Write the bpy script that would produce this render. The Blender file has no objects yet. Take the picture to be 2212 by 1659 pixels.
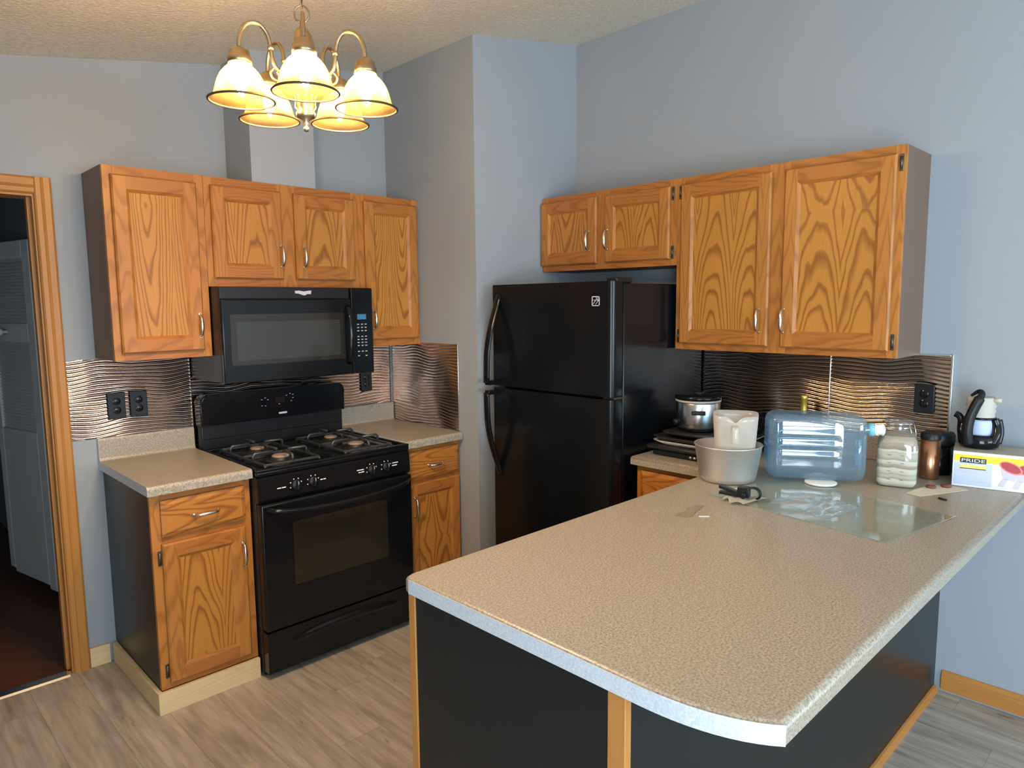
import bpy, bmesh, math, random
from mathutils import Vector, Matrix, noise as mnoise

scene = bpy.context.scene
col = scene.collection
PI = math.pi
rng = random.Random(7)

# ------------------------------------------------------------------ camera, world, lights, exposure
cam_d = bpy.data.cameras.new('camera')
cam = bpy.data.objects.new('camera', cam_d)
col.objects.link(cam)
cam_d.sensor_fit = 'HORIZONTAL'
cam_d.sensor_width = 36.0
cam_d.lens = 1509.86 / 2212 * 36.0
cam.location = (-1.207, -3.4088, 1.5823)
cam.rotation_euler = (1.4558, 0.0093, -0.7751)
scene.camera = cam

scene.view_settings.view_transform = 'Standard'
scene.view_settings.look = 'None'
scene.view_settings.gamma = 1.0
scene.view_settings.use_curve_mapping = False
scene.view_settings.exposure = 0.1

world = bpy.data.worlds.new('world')
scene.world = world
world.use_nodes = True
bg = world.node_tree.nodes['Background']
bg.inputs[0].default_value = (0.55, 0.72, 1.0, 1)
bg.inputs[1].default_value = 1.2


def area(name, loc, rot, sx, sy, power, color):
    d = bpy.data.lights.new(name, 'AREA')
    d.shape = 'RECTANGLE'
    d.size, d.size_y = sx, sy
    d.energy = power
    d.color = color
    o = bpy.data.objects.new(name, d)
    o.location, o.rotation_euler = loc, rot
    col.objects.link(o)
    return o


DAY = (0.70, 0.87, 1.0)
# daylight arriving through the patio door (left wall) and the dining window (front wall)
# both tilted upwards to brighten the ceiling, like bounce off assumed snow outside
area('patio_door_daylight', (-2.34, -4.9, 1.1), (0, -PI / 2 - 0.30, 0), 1.9, 1.7, 165, DAY)
area('dining_window_daylight', (0.2, -7.04, 1.45), (PI / 2 + 0.30, 0, 0), 2.6, 1.3, 132, DAY)

BULB = 1080.0          # radiance of the lamp bulbs in the chandelier

# ------------------------------------------------------------------ constants measured from the room
W = 1.9094            # right wall
XS = 1.138            # face of the partition beside the cooker counter
YP = -0.76            # end of the partition (fridge alcove side)
ZC = 0.914            # worktop height
UD = 0.288            # depth of the wall cabinets
ZB, ZT = 1.364, 2.138
def ceil_z(x): return 2.669 + 0.175 * x


def lin(r, g, b):
    f = lambda c: c / 12.92 if c <= 0.04045 else ((c + 0.055) / 1.055) ** 2.4
    return (f(r / 255), f(g / 255), f(b / 255), 1)


# ------------------------------------------------------------------ mesh builder
class MB:
    def __init__(s):
        s.bm = bmesh.new()
        s.mats = []
        s.cur = 0

    def mat(s, m):
        if m not in s.mats:
            s.mats.append(m)
        s.cur = s.mats.index(m)
        return s

    def face(s, vs, smooth=False):
        try:
            f = s.bm.faces.new(vs)
        except ValueError:
            return None
        f.material_index = s.cur
        f.smooth = smooth
        return f

    def pts(s, ps):
        return [s.bm.verts.new(p) for p in ps]

    def box(s, x0, x1, y0, y1, z0, z1, bev=0.0, seg=2):
        x0, x1 = min(x0, x1), max(x0, x1)
        y0, y1 = min(y0, y1), max(y0, y1)
        z0, z1 = min(z0, z1), max(z0, z1)
        v = s.pts([(x, y, z) for z in (z0, z1) for y in (y0, y1) for x in (x0, x1)])
        fs = [s.face([v[i] for i in q]) for q in ((0, 2, 3, 1), (4, 5, 7, 6), (0, 1, 5, 4), (2, 6, 7, 3), (0, 4, 6, 2), (1, 3, 7, 5))]
        if bev > 0:
            es = list({e for f in fs for e in f.edges})
            r = bmesh.ops.bevel(s.bm, geom=es, offset=bev, segments=seg, profile=0.5, affect='EDGES', clamp_overlap=True)
            for f in r['faces']:
                f.material_index = s.cur
                f.smooth = True
        return s

    def obox(s, c, ax, ay, az, hx, hy, hz, bev=0.0, seg=2):
        """oriented box: centre, three unit axes, half sizes"""
        n0 = len(s.bm.verts)
        s.bm.verts.ensure_lookup_table()
        before = set(s.bm.verts)
        s.box(-hx, hx, -hy, hy, -hz, hz, bev, seg)
        M = Matrix((ax, ay, az)).transposed()
        c = Vector(c)
        for v in s.bm.verts:
            if v not in before:
                v.co = c + M @ v.co
        return s

    def lathe(s, prof, c, axis='z', seg=32, cap0=False, cap1=False, smooth=True, M=None):
        """profile of (radius, height) revolved about an axis through c"""
        rings = []
        c = Vector(c)
        for r, h in prof:
            ring = []
            for i in range(seg):
                a = 2 * PI * i / seg
                p = Vector((r * math.cos(a), r * math.sin(a), h))
                if M is not None:
                    p = M @ p
                elif axis == 'x':
                    p = Vector((p.z, p.x, p.y))
                elif axis == 'y':
                    p = Vector((p.x, p.z, p.y))
                ring.append(s.bm.verts.new(c + p))
            rings.append(ring)
        for a, b in zip(rings, rings[1:]):
            for i in range(seg):
                j = (i + 1) % seg
                s.face([a[i], a[j], b[j], b[i]], smooth)
        if cap0: s.face(rings[0][::-1])
        if cap1: s.face(rings[-1])
        return s

    def cyl(s, p0, p1, r0, r1=None, seg=16, caps=True, smooth=True):
        p0, p1 = Vector(p0), Vector(p1)
        d = p1 - p0
        M = d.to_track_quat('Z', 'Y').to_matrix()
        return s.lathe([(r0, 0), (r0 if r1 is None else r1, d.length)], p0, seg=seg, cap0=caps, cap1=caps, smooth=smooth, M=M)

    def tube(s, P, r, seg=10, closed=False, ry=None, up=None, caps=True):
        """sweep of a round (or elliptical r x ry) section along points; r may be a list"""
        P = [Vector(p) for p in P]
        n = len(P)
        rings = []
        prev = None
        for i in range(n):
            if closed:
                t = (P[(i + 1) % n] - P[i - 1]).normalized()
            else:
                t = (P[min(i + 1, n - 1)] - P[max(i - 1, 0)]).normalized()
            if up is not None:
                u = Vector(up)
            elif prev is None:
                u = Vector((0, 0, 1)) if abs(t.z) < 0.9 else Vector((1, 0, 0))
            else:
                u = prev
            a = (u - t * u.dot(t)).normalized()
            prev = a
            b = t.cross(a)
            rr = r[i] if isinstance(r, (list, tuple)) else r
            r2 = rr if ry is None else ry
            rings.append([s.bm.verts.new(P[i] + a * (rr * math.cos(2 * PI * k / seg)) + b * (r2 * math.sin(2 * PI * k / seg))) for k in range(seg)])
        m = n if closed else n - 1
        for i in range(m):
            A, B = rings[i], rings[(i + 1) % n]
            for k in range(seg):
                l = (k + 1) % seg
                s.face([A[k], A[l], B[l], B[k]], True)
        if caps and not closed:
            s.face(rings[0][::-1])
            s.face(rings[-1])
        return s

    def prism(s, poly, lo, hi, axis='z', bev=0.0, seg=2):
        """polygon extruded along an axis.  axis z: (x,y); y: (x,z); x: (y,z)"""
        def p(a, b, h):
            return (a, b, h) if axis == 'z' else ((a, h, b) if axis == 'y' else (h, a, b))
        A = s.pts([p(a, b, lo) for a, b in poly])
        B = s.pts([p(a, b, hi) for a, b in poly])
        n = len(poly)
        fs = [s.face(A[::-1]), s.face(B)]
        fs += [s.face([A[i], A[(i + 1) % n], B[(i + 1) % n], B[i]]) for i in range(n)]
        if bev:
            es = list({e for f in fs[:2] for e in f.edges})
            r = bmesh.ops.bevel(s.bm, geom=es, offset=bev, segments=seg, profile=0.5, affect='EDGES', clamp_overlap=True)
            for f in r['faces']:
                f.material_index = s.cur
                f.smooth = True
        return s

    def grid(s, fn, nu, nv, smooth=True):
        V = [[s.bm.verts.new(fn(i / nu, j / nv)) for i in range(nu + 1)] for j in range(nv + 1)]
        for j in range(nv):
            for i in range(nu):
                s.face([V[j][i], V[j][i + 1], V[j + 1][i + 1], V[j + 1][i]], smooth)
        return s

    def build(s, name, mat=None, parent=None, recalc=True, origin=None):
        if recalc:
            bmesh.ops.recalc_face_normals(s.bm, faces=s.bm.faces[:])
        if parent is not None:
            o0 = world_loc(parent)
        elif origin is not None:
            o0 = Vector(origin)
        else:
            xs = [v.co for v in s.bm.verts]
            o0 = Vector(((min(v.x for v in xs) + max(v.x for v in xs)) / 2, (min(v.y for v in xs) + max(v.y for v in xs)) / 2, min(v.z for v in xs)))
        for v in s.bm.verts:
            v.co -= o0
        me = bpy.data.meshes.new(name)
        s.bm.to_mesh(me)
        s.bm.free()
        for m in (s.mats if s.mats else [mat]):
            me.materials.append(m)
        o = bpy.data.objects.new(name, me)
        col.objects.link(o)
        if parent is not None:
            o.parent = parent
        else:
            o.location = o0
        return o


def world_loc(o):
    p = Vector(o.location)
    while o.parent is not None:
        o = o.parent
        p = p + Vector(o.location)
    return p


def tag(o, label, cat, group=None, kind=None):
    o['label'] = label
    o['category'] = cat
    if group: o['group'] = group
    if kind: o['kind'] = kind
    return o


def thing(name, loc, label, cat, group=None, kind=None):
    o = bpy.data.objects.new(name, None)
    o.empty_display_size = 0.05
    o.location = loc
    col.objects.link(o)
    return tag(o, label, cat, group, kind)


def B(name, mat, parent, *a, **k):
    return MB().box(*a, **k).build(name, mat, parent)


def struct(o, label, cat):
    return tag(o, label, cat, kind='structure')


# ------------------------------------------------------------------ materials
class NT:
    def __init__(s, name):
        s.m = bpy.data.materials.new(name)
        s.m.use_nodes = True
        s.t = s.m.node_tree
        s.bsdf = s.t.nodes['Principled BSDF']

    def n(s, typ, ins=None, **props):
        nd = s.t.nodes.new(typ)
        for k, v in props.items():
            setattr(nd, k, v)
        for k, v in (ins or {}).items():
            s.set(nd.inputs[k], v)
        return nd

    def set(s, inp, v):
        if isinstance(v, bpy.types.NodeSocket):
            s.t.links.new(v, inp)
        else:
            inp.default_value = v

    def math(s, op, a, b=None, c=None):
        nd = s.n('ShaderNodeMath', operation=op)
        s.set(nd.inputs[0], a)
        if b is not None: s.set(nd.inputs[1], b)
        if c is not None: s.set(nd.inputs[2], c)
        return nd.outputs[0]

    def mix(s, f, a, b, blend='MIX'):
        nd = s.n('ShaderNodeMix', data_type='RGBA', blend_type=blend)
        s.set(nd.inputs[0], f)
        s.set(nd.inputs[6], a)
        s.set(nd.inputs[7], b)
        return nd.outputs[2]

    def ramp(s, f, stops):
        nd = s.n('ShaderNodeValToRGB')
        s.set(nd.inputs[0], f)
        r = nd.color_ramp
        while len(r.elements) < len(stops):
            r.elements.new(0.5)
        for e, (p, c) in zip(r.elements, stops):
            e.position = p
            e.color = c if isinstance(c, (tuple, list)) else (c, c, c, 1)
        return nd.outputs[0]

    def noise(s, vec, scale, detail=3, rough=0.5):
        nd = s.n('ShaderNodeTexNoise', {'Scale': scale, 'Detail': detail, 'Roughness': rough})
        if vec is not None: s.set(nd.inputs['Vector'], vec)
        return nd.outputs[0]

    def comb(s, x, y, z):
        nd = s.n('ShaderNodeCombineXYZ')
        for i, v in enumerate((x, y, z)): s.set(nd.inputs[i], v)
        return nd.outputs[0]

    def pos(s):
        return s.n('ShaderNodeTexCoord').outputs['Object']

    def bump(s, h, strength, dist=0.001):
        nd = s.n('ShaderNodeBump', {'Strength': strength, 'Distance': dist, 'Height': h})
        s.t.links.new(nd.outputs[0], s.bsdf.inputs['Normal'])

    def P(s, **k):
        names = dict(base='Base Color', rough='Roughness', metal='Metallic', spec='Specular IOR Level', trans='Transmission Weight', ior='IOR',
                     coat='Coat Weight', emis='Emission Color', estr='Emission Strength', alpha='Alpha', sss='Subsurface Weight', coatr='Coat Roughness', aniso='Anisotropic')
        for a, v in k.items():
            s.set(s.bsdf.inputs[names[a]], v)
        return s


def simple(name, base, rough=0.5, metal=0.0, spec=0.5, bump=None, **k):
    t = NT(name)
    t.P(base=base, rough=rough, metal=metal, spec=spec, **k)
    if bump:
        t.bump(t.noise(t.pos(), bump[0], 3), bump[1], bump[2])
    return t.m


def wood(name, light, dark, grain='v', pitch=0.0105, tilt=0.085, period=0.088, rough=0.38, contrast=1.0):
    """plain-sawn board: growth rings cut at a slant give cathedral figure along the board"""
    t = NT(name)
    sep = t.n('ShaderNodeSeparateXYZ', {0: t.pos()})
    h = t.math('ADD', sep.outputs[0], sep.outputs[1])
    u, v = (h, sep.outputs[2]) if grain == 'v' else (sep.outputs[2], h)
    rnd = t.n('ShaderNodeObjectInfo').outputs['Random']
    u = t.math('ADD', u, t.math('MULTIPLY', rnd, 3.7))
    v = t.math('ADD', v, t.math('MULTIPLY', rnd, 7.3))
    n1 = t.noise(t.comb(t.math('MULTIPLY', u, 9.0), t.math('MULTIPLY', v, 2.4), rnd), 1.0, 2)
    n2 = t.noise(t.comb(t.math('MULTIPLY', u, 30.0), t.math('MULTIPLY', v, 5.0), rnd), 1.0, 2)
    uu = t.math('PINGPONG', t.math('MULTIPLY_ADD', n1, 0.034, u), period)
    vv = t.math('PINGPONG', t.math('MULTIPLY', v, tilt), 0.13)
    vv = t.math('MULTIPLY_ADD', n1, 0.030, vv)
    d = t.math('SQRT', t.math('ADD', t.math('MULTIPLY', uu, uu), t.math('MULTIPLY', vv, vv)))
    d = t.math('MULTIPLY_ADD', n2, 0.005, d)
    d = t.math('MULTIPLY_ADD', t.noise(t.comb(t.math('MULTIPLY', d, 55.0), rnd, 0.0), 1.0, 1), 0.016, d)
    saw = t.math('FRACT', t.math('DIVIDE', d, pitch))
    ring = t.ramp(saw, [(0.0, 0.1), (0.55, 0.05), (0.82, 0.85 * contrast), (0.95, 0.6 * contrast), (1.0, 0.1)])
    pore = t.noise(t.comb(t.math('MULTIPLY', u, 420.0), t.math('MULTIPLY', v, 9.0), 0.0), 1.0, 3, 0.6)
    pore = t.ramp(pore, [(0.5, 0.0), (0.72, 0.55)])
    f = t.math('MINIMUM', t.math('ADD', ring, t.math('MULTIPLY', pore, 0.5)), 1.0)
    tone = t.noise(t.comb(t.math('MULTIPLY', u, 5.0), t.math('MULTIPLY', v, 1.2), rnd), 1.0, 2)
    base = t.mix(f, light, dark)
    base = t.mix(t.math('MULTIPLY', t.ramp(tone, [(0.3, 0.0), (0.7, 1.0)]), 0.22), base, dark)
    t.P(base=base, rough=rough, spec=0.32)
    t.bump(f, 0.12, 0.0006)
    return t.m


OAK_L, OAK_D = lin(192, 131, 58), lin(134, 78, 32)
M = {}
M['oak_v'] = wood('oak_upright_grain', OAK_L, OAK_D, 'v')
M['oak_h'] = wood('oak_level_grain', lin(184, 120, 54), lin(132, 76, 32), 'h', period=0.06)
M['oak_frame'] = wood('oak_frame_grain', lin(186, 122, 58), lin(130, 76, 34), 'v', period=0.045, tilt=0.06, contrast=0.6)
M['oak_frame_h'] = wood('oak_frame_level_grain', lin(178, 112, 52), lin(124, 70, 32), 'h', period=0.045, tilt=0.06, contrast=0.6)
M['oak_trim'] = wood('oak_trim_grain', lin(186, 128, 66), lin(164, 108, 54), 'v', period=0.04, tilt=0.03, contrast=0.3)
M['oak_trim_h'] = wood('oak_trim_level_grain', lin(188, 126, 64), lin(152, 96, 46), 'h', period=0.04, tilt=0.03, contrast=0.3)
M['pine_h'] = wood('pine_level_grain', lin(222, 200, 156), lin(196, 164, 112), 'h', period=0.06, tilt=0.05, contrast=0.4, rough=0.6)
M['side'] = wood('brown_side_panel', lin(120, 98, 85), lin(106, 85, 73), 'v', contrast=0.4, rough=0.5)


def paint():
    t = NT('blue_grey_wall_paint')
    p = t.pos()
    n = t.noise(p, 1.3, 3)
    t.P(base=t.mix(n, lin(152, 157, 163), lin(157, 162, 168)), rough=0.62, spec=0.3)
    t.bump(t.noise(p, 260, 3), 0.12, 0.001)
    return t.m
M['paint'] = paint()


def popcorn():
    t = NT('popcorn_ceiling')
    p = t.pos()
    a = t.noise(p, 95, 4, 0.65)
    v = t.n('ShaderNodeTexVoronoi', {'Vector': p, 'Scale': 70.0}).outputs[0]
    h = t.math('SUBTRACT', a, t.math('MULTIPLY', v, 0.6))
    sp = t.noise(p, 5.5, 4, 0.7)
    t.P(base=t.mix(t.ramp(a, [(0.35, 0.0), (0.7, 1.0)]), lin(214, 206, 190), lin(240, 234, 222)), rough=0.9, spec=0.2)
    t.bump(h, 0.7, 0.005)
    return t.m
M['ceiling'] = popcorn()


def laminate(name, a, b, c):
    t = NT(name)
    p = t.pos()
    n = t.noise(p, 210, 3, 0.6)
    n2 = t.noise(p, 75, 2)
    base = t.mix(t.ramp(n, [(0.36, 0.0), (0.6, 1.0)]), a, b)
    base = t.mix(t.math('MULTIPLY', t.ramp(n2, [(0.5, 0.0), (0.75, 1.0)]), 0.5), base, c)
    t.P(base=base, rough=0.36, spec=0.5)
    return t.m
M['laminate'] = laminate('speckled_beige_laminate', lin(128, 118, 104), lin(174, 164, 150), lin(152, 142, 126))
M['laminate_edge'] = laminate('daylit_laminate_edge', lin(186, 191, 198), lin(206, 211, 217), lin(198, 201, 204))  # daylight on the end strips put into this paler, bluer colour


def vinyl():
    t = NT('grey_beige_vinyl_planks')
    sep = t.n('ShaderNodeSeparateXYZ', {0: t.pos()})
    x, y = sep.outputs[0], sep.outputs[1]
    pw = 0.18
    row = t.math('FLOOR', t.math('DIVIDE', x, pw))
    rr = t.n('ShaderNodeTexWhiteNoise', {'W': row}, noise_dimensions='1D').outputs[0]
    yy = t.math('ADD', y, t.math('MULTIPLY', rr, 1.2))
    colm = t.math('FLOOR', t.math('DIVIDE', yy, 1.22))
    cell = t.n('ShaderNodeTexWhiteNoise', {'Vector': t.comb(row, colm, 0.0)}, noise_dimensions='3D').outputs[0]
    g = t.noise(t.comb(t.math('MULTIPLY', x, 42.0), t.math('MULTIPLY', y, 3.2), t.math('MULTIPLY', cell, 9.0)), 1.0, 5, 0.62)
    g2 = t.noise(t.comb(t.math('MULTIPLY', x, 14.0), t.math('MULTIPLY', y, 2.6), t.math('MULTIPLY', cell, 5.0)), 1.0, 3)
    kn = t.noise(t.comb(t.math('MULTIPLY', x, 24.0), t.math('MULTIPLY', y, 9.0), cell), 1.0, 2)
    base = t.mix(t.ramp(g, [(0.3, 0.0), (0.72, 1.0)]), lin(150, 139, 128), lin(194, 182, 169))
    base = t.mix(t.math('MULTIPLY', t.ramp(g2, [(0.52, 0.0), (0.74, 1.0)]), 0.55), base, lin(108, 96, 88))
    base = t.mix(t.math('MULTIPLY', t.ramp(kn, [(0.68, 0.0), (0.78, 1.0)]), 0.6), base, lin(92, 76, 66))
    base = t.mix(t.math('MULTIPLY', cell, 0.16), base, lin(126, 112, 100))
    fx = t.math('ABSOLUTE', t.math('SUBTRACT', t.math('FRACT', t.math('DIVIDE', x, pw)), 0.5))
    fy = t.math('ABSOLUTE', t.math('SUBTRACT', t.math('FRACT', t.math('DIVIDE', yy, 1.22)), 0.5))
    seam = t.math('MAXIMUM', t.math('GREATER_THAN', fx, 0.494), t.math('GREATER_THAN', fy, 0.4992))
    base = t.mix(t.math('MULTIPLY', seam, 0.45), base, lin(80, 70, 62))
    t.P(base=base, rough=0.42, spec=0.45)
    t.bump(g, 0.08, 0.001)
    return t.m
M['floor'] = vinyl()
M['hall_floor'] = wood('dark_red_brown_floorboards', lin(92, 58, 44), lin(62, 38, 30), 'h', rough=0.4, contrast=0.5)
M['metal_tile'] = simple('embossed_bronze_silver_panel', (0.56, 0.455, 0.40, 1), 0.13, 1.0)
M['tile_trim'] = simple('pale_metal_edge_trim', (0.82, 0.80, 0.78, 1), 0.25, 1.0)
M['black_gloss'] = simple('gloss_black_enamel', (0.006, 0.0065, 0.008, 1), 0.14, spec=0.32)
M['black_body'] = simple('satin_black_enamel', (0.012, 0.012, 0.013, 1), 0.3, spec=0.32)
M['black_fridge'] = simple('textured_black_fridge_skin', (0.005, 0.006, 0.0075, 1), 0.2, spec=0.26, bump=(420, 0.10, 0.0006))
M['black_glass'] = simple('dark_oven_glass', (0.02, 0.017, 0.013, 1), 0.08)
M['mesh_glass'] = simple('grey_microwave_window', (0.032, 0.034, 0.032, 1), 0.10)
M['black_plastic'] = simple('black_plastic', (0.010, 0.011, 0.013, 1), 0.4, spec=0.3)
M['black_matt'] = simple('matt_black_iron', (0.016, 0.016, 0.017, 1), 0.5)
M['grate'] = simple('highlit_black_grate_iron', (0.07, 0.07, 0.075, 1), 0.32, 0.5, bump=(120, 0.3, 0.001))  # base lightened to carry the silver highlights of the bars
M['black_paint'] = simple('black_painted_panel', (0.010, 0.012, 0.013, 1), 0.30, spec=0.3, bump=(35, 0.06, 0.002))
M['burner'] = simple('stained_burner_cap', lin(150, 128, 112), 0.55, bump=(60, 0.4, 0.001))
M['nickel'] = simple('satin_nickel', (0.72, 0.69, 0.63, 1), 0.26, 1.0)
M['bronze'] = simple('dark_hinge_bronze', (0.13, 0.11, 0.09, 1), 0.4, 0.9)
M['brass'] = simple('antique_brass', (0.36, 0.29, 0.19, 1), 0.34, 1.0)
M['rim'] = simple('dark_shade_band', (0.075, 0.045, 0.025, 1), 0.45, 0.2)
M['steel'] = simple('brushed_stainless', (0.66, 0.64, 0.61, 1), 0.24, 1.0)
M['alu'] = simple('dull_cast_aluminium', (0.70, 0.70, 0.69, 1), 0.45, 0.9, bump=(45, 0.25, 0.0015))
M['white'] = simple('white_plastic', lin(226, 228, 226), 0.4)
M['grey_text'] = simple('pale_grey_print', lin(176, 182, 190), 0.5)
M['blue_display'] = simple('blue_display', (0.01, 0.05, 0.10, 1), 0.3, emis=(0.08, 0.38, 0.62, 1), estr=0.35)
M['cream'] = simple('cream_plastic', lin(188, 180, 168), 0.5)
M['paper'] = simple('white_paper', lin(226, 220, 212), 0.8)
M['napkin'] = simple('cream_napkin', lin(208, 198, 178), 0.85)
M['tan_scrap'] = simple('tan_scrap', lin(146, 132, 120), 0.18)
M['red_brown'] = simple('red_brown_lump', lin(120, 66, 52), 0.5)
M['gold'] = simple('gold_foil', lin(206, 176, 84), 0.35, 0.8)
M['card'] = simple('white_card_box', lin(222, 226, 234), 0.5)
M['card_top'] = simple('grey_card_top', lin(176, 168, 156), 0.6)
M['yellow'] = simple('yellow_print', lin(238, 204, 44), 0.5)
M['pale_yellow'] = simple('pale_yellow_print', lin(244, 224, 110), 0.5)
M['ink'] = simple('black_print', lin(28, 28, 30), 0.5)
M['lilac'] = simple('pale_blue_print', lin(188, 200, 226), 0.5)
M['red_print'] = simple('red_print', lin(170, 40, 50), 0.4)
M['pink_print'] = simple('pink_print', lin(226, 120, 120), 0.4)
M['silver_print'] = simple('silver_print', lin(196, 190, 200), 0.4)
M['teal'] = simple('teal_cap', lin(120, 190, 206), 0.4)
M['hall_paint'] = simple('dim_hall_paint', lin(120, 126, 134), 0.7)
M['louvre'] = simple('white_louvred_metal', lin(200, 205, 208), 0.5)
M['flour'] = simple('pale_flour', lin(206, 200, 186), 0.9)
M['flour_tan'] = simple('tan_mix', lin(164, 146, 126), 0.95, bump=(160, 0.5, 0.002))
M['flour_grey'] = simple('greyish_mix', lin(188, 179, 163), 0.95, bump=(160, 0.5, 0.002))


def copper():
    t = NT('mottled_copper')
    n = t.noise(t.pos(), 26, 4, 0.6)
    t.P(base=t.mix(n, (0.30, 0.12, 0.06, 1), (0.72, 0.38, 0.22, 1)), rough=0.3, metal=0.9)
    return t.m
M['copper'] = copper()


def glass(name, color, rough=0.02, ior=1.45, thin=0.0):
    t = NT(name)
    t.P(base=color, rough=rough, trans=1.0, ior=ior)
    if thin:                      # thin-walled sheet: part of the light passes straight on
        tr = t.n('ShaderNodeBsdfTransparent', {0: color})
        mx = t.n('ShaderNodeMixShader', {0: thin})
        out = t.t.nodes['Material Output']
        t.t.links.new(t.bsdf.outputs[0], mx.inputs[1])
        t.t.links.new(tr.outputs[0], mx.inputs[2])
        t.t.links.new(mx.outputs[0], out.inputs[0])
    return t.m


def thin_film(name, tint, gloss=0.12, rough=0.06, milk=0.0, milk_col=(0.8, 0.85, 0.9, 1)):
    """thin clear plastic: transparent with a surface reflection and a little milkiness"""
    t = NT(name)
    tr = t.n('ShaderNodeBsdfTransparent', {0: tint})
    gl = t.n('ShaderNodeBsdfGlossy', {'Color': (1, 1, 1, 1), 'Roughness': rough})
    fr = t.n('ShaderNodeFresnel', {'IOR': 1.5})
    f = t.math('MINIMUM', t.math('MULTIPLY_ADD', fr.outputs[0], 1.0, gloss), 1.0)
    f = t.math('MULTIPLY', f, t.math('SUBTRACT', 1.0, t.n('ShaderNodeNewGeometry').outputs['Backfacing']))
    mx = t.n('ShaderNodeMixShader', {0: f})
    t.t.links.new(tr.outputs[0], mx.inputs[1])
    t.t.links.new(gl.outputs[0], mx.inputs[2])
    last = mx
    if milk:
        df = t.n('ShaderNodeBsdfDiffuse', {0: milk_col})
        tl = t.n('ShaderNodeBsdfTranslucent', {0: milk_col})
        ad = t.n('ShaderNodeMixShader', {0: 0.5})
        t.t.links.new(df.outputs[0], ad.inputs[1])
        t.t.links.new(tl.outputs[0], ad.inputs[2])
        m2 = t.n('ShaderNodeMixShader', {0: milk})
        t.t.links.new(mx.outputs[0], m2.inputs[1])
        t.t.links.new(ad.outputs[0], m2.inputs[2])
        last = m2
    t.t.links.new(last.outputs[0], t.t.nodes['Material Output'].inputs[0])
    return t.m
M['jug'] = thin_film('clear_blue_jug_plastic', (0.74, 0.89, 0.97, 1), 0.08, 0.05, 0.20, (0.46, 0.72, 0.95, 1))
M['film'] = thin_film('clear_crinkled_film', (0.96, 0.97, 0.98, 1), 0.25, 0.10, 0.14)
M['jar'] = thin_film('clear_jar_glass', (0.94, 0.96, 0.95, 1), 0.08, 0.03, 0.05)
M['pane'] = thin_film('greenish_sheet_glass', (0.92, 0.96, 0.94, 1), 0.015, 0.08, 0.14, (0.66, 0.72, 0.70, 1))
M['pitcher'] = thin_film('milky_clear_plastic', (0.92, 0.90, 0.86, 1), 0.04, 0.2, 0.55, (0.86, 0.84, 0.80, 1))
M['lid_glass'] = simple('smoked_lid_glass', (0.03, 0.03, 0.03, 1), 0.1)
M['wine_glass'] = simple('dark_bottle_glass', (0.01, 0.016, 0.01, 1), 0.08)


def shade_glass():
    t = NT('lit_alabaster_glass')
    n = t.noise(t.pos(), 22, 4, 0.6)
    c = t.mix(t.ramp(n, [(0.35, 0.0), (0.65, 1.0)]), (0.20, 0.128, 0.04, 1), (0.28, 0.195, 0.075, 1))
    tl = t.n('ShaderNodeBsdfTranslucent', {0: c})
    df = t.n('ShaderNodeBsdfDiffuse', {0: c})
    gl = t.n('ShaderNodeBsdfGlossy', {'Roughness': 0.15})
    a = t.n('ShaderNodeMixShader', {0: 0.15})
    t.t.links.new(tl.outputs[0], a.inputs[1])
    t.t.links.new(df.outputs[0], a.inputs[2])
    b = t.n('ShaderNodeMixShader', {0: 0.04})
    t.t.links.new(a.outputs[0], b.inputs[1])
    t.t.links.new(gl.outputs[0], b.inputs[2])
    # alabaster glass lets part of the lamp's light straight through
    tr = t.n('ShaderNodeBsdfTransparent', {0: (1.0, 0.93, 0.76, 1)})
    m2 = t.n('ShaderNodeMixShader', {0: 0.5})
    t.t.links.new(b.outputs[0], m2.inputs[1])
    t.t.links.new(tr.outputs[0], m2.inputs[2])
    t.t.links.new(m2.outputs[0], t.t.nodes['Material Output'].inputs[0])
    return t.m
M['shade'] = shade_glass()
M['bulb'] = simple('lit_bulb', (1, 0.9, 0.7, 1), 0.4, emis=(1.0, 0.73, 0.43, 1), estr=BULB)


# ------------------------------------------------------------------ text
def text(name, body, size, loc, rot, mat, parent, depth=0.0006, width=None):
    cu = bpy.data.curves.new(name, 'FONT')
    cu.body = body
    cu.size = size
    cu.extrude = depth
    cu.align_x, cu.align_y = 'CENTER', 'CENTER'
    tmp = bpy.data.objects.new(name + '_curve', cu)
    col.objects.link(tmp)
    bpy.context.view_layer.update()
    me = bpy.data.meshes.new_from_object(tmp.evaluated_get(bpy.context.evaluated_depsgraph_get()))
    bpy.data.objects.remove(tmp)
    bpy.data.curves.remove(cu)
    me.name = name
    R = rot if isinstance(rot, Matrix) else Matrix.Identity(3)
    base = world_loc(parent)
    k = 1.0
    if width:
        xs = [v.co.x for v in me.vertices]
        k = width / (max(xs) - min(xs))
    for v in me.vertices:
        p = Vector((v.co.x * k, v.co.y, v.co.z))
        v.co = R @ p + Vector(loc) - base
    me.materials.clear()
    me.materials.append(mat)
    o = bpy.data.objects.new(name, me)
    col.objects.link(o)
    o.parent = parent
    return o


def axes(right, up):
    r, u = Vector(right).normalized(), Vector(up).normalized()
    return Matrix((r, u, r.cross(u))).transposed()
FACE_Y = axes((1, 0, 0), (0, 0, 1))       # writing on a face looking towards -y
FACE_X = axes((0, -1, 0), (0, 0, 1))      # writing on a face looking towards -x

# ------------------------------------------------------------------ the room
YF = -7.0
XL = -2.3
T = 0.12
struct(MB().box(XL - T, W + T, YF - T, 0.03, -0.08, 0.0).build('floor', M['floor']), 'grey beige wood-look plank floor of the kitchen', 'floor')
struct(MB().box(-1.7, -0.2, 0.03, 3.4, -0.09, -0.004).build('floor_hall', M['hall_floor']), 'dark red-brown floor of the unlit hall beyond the doorway', 'floor')


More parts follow.
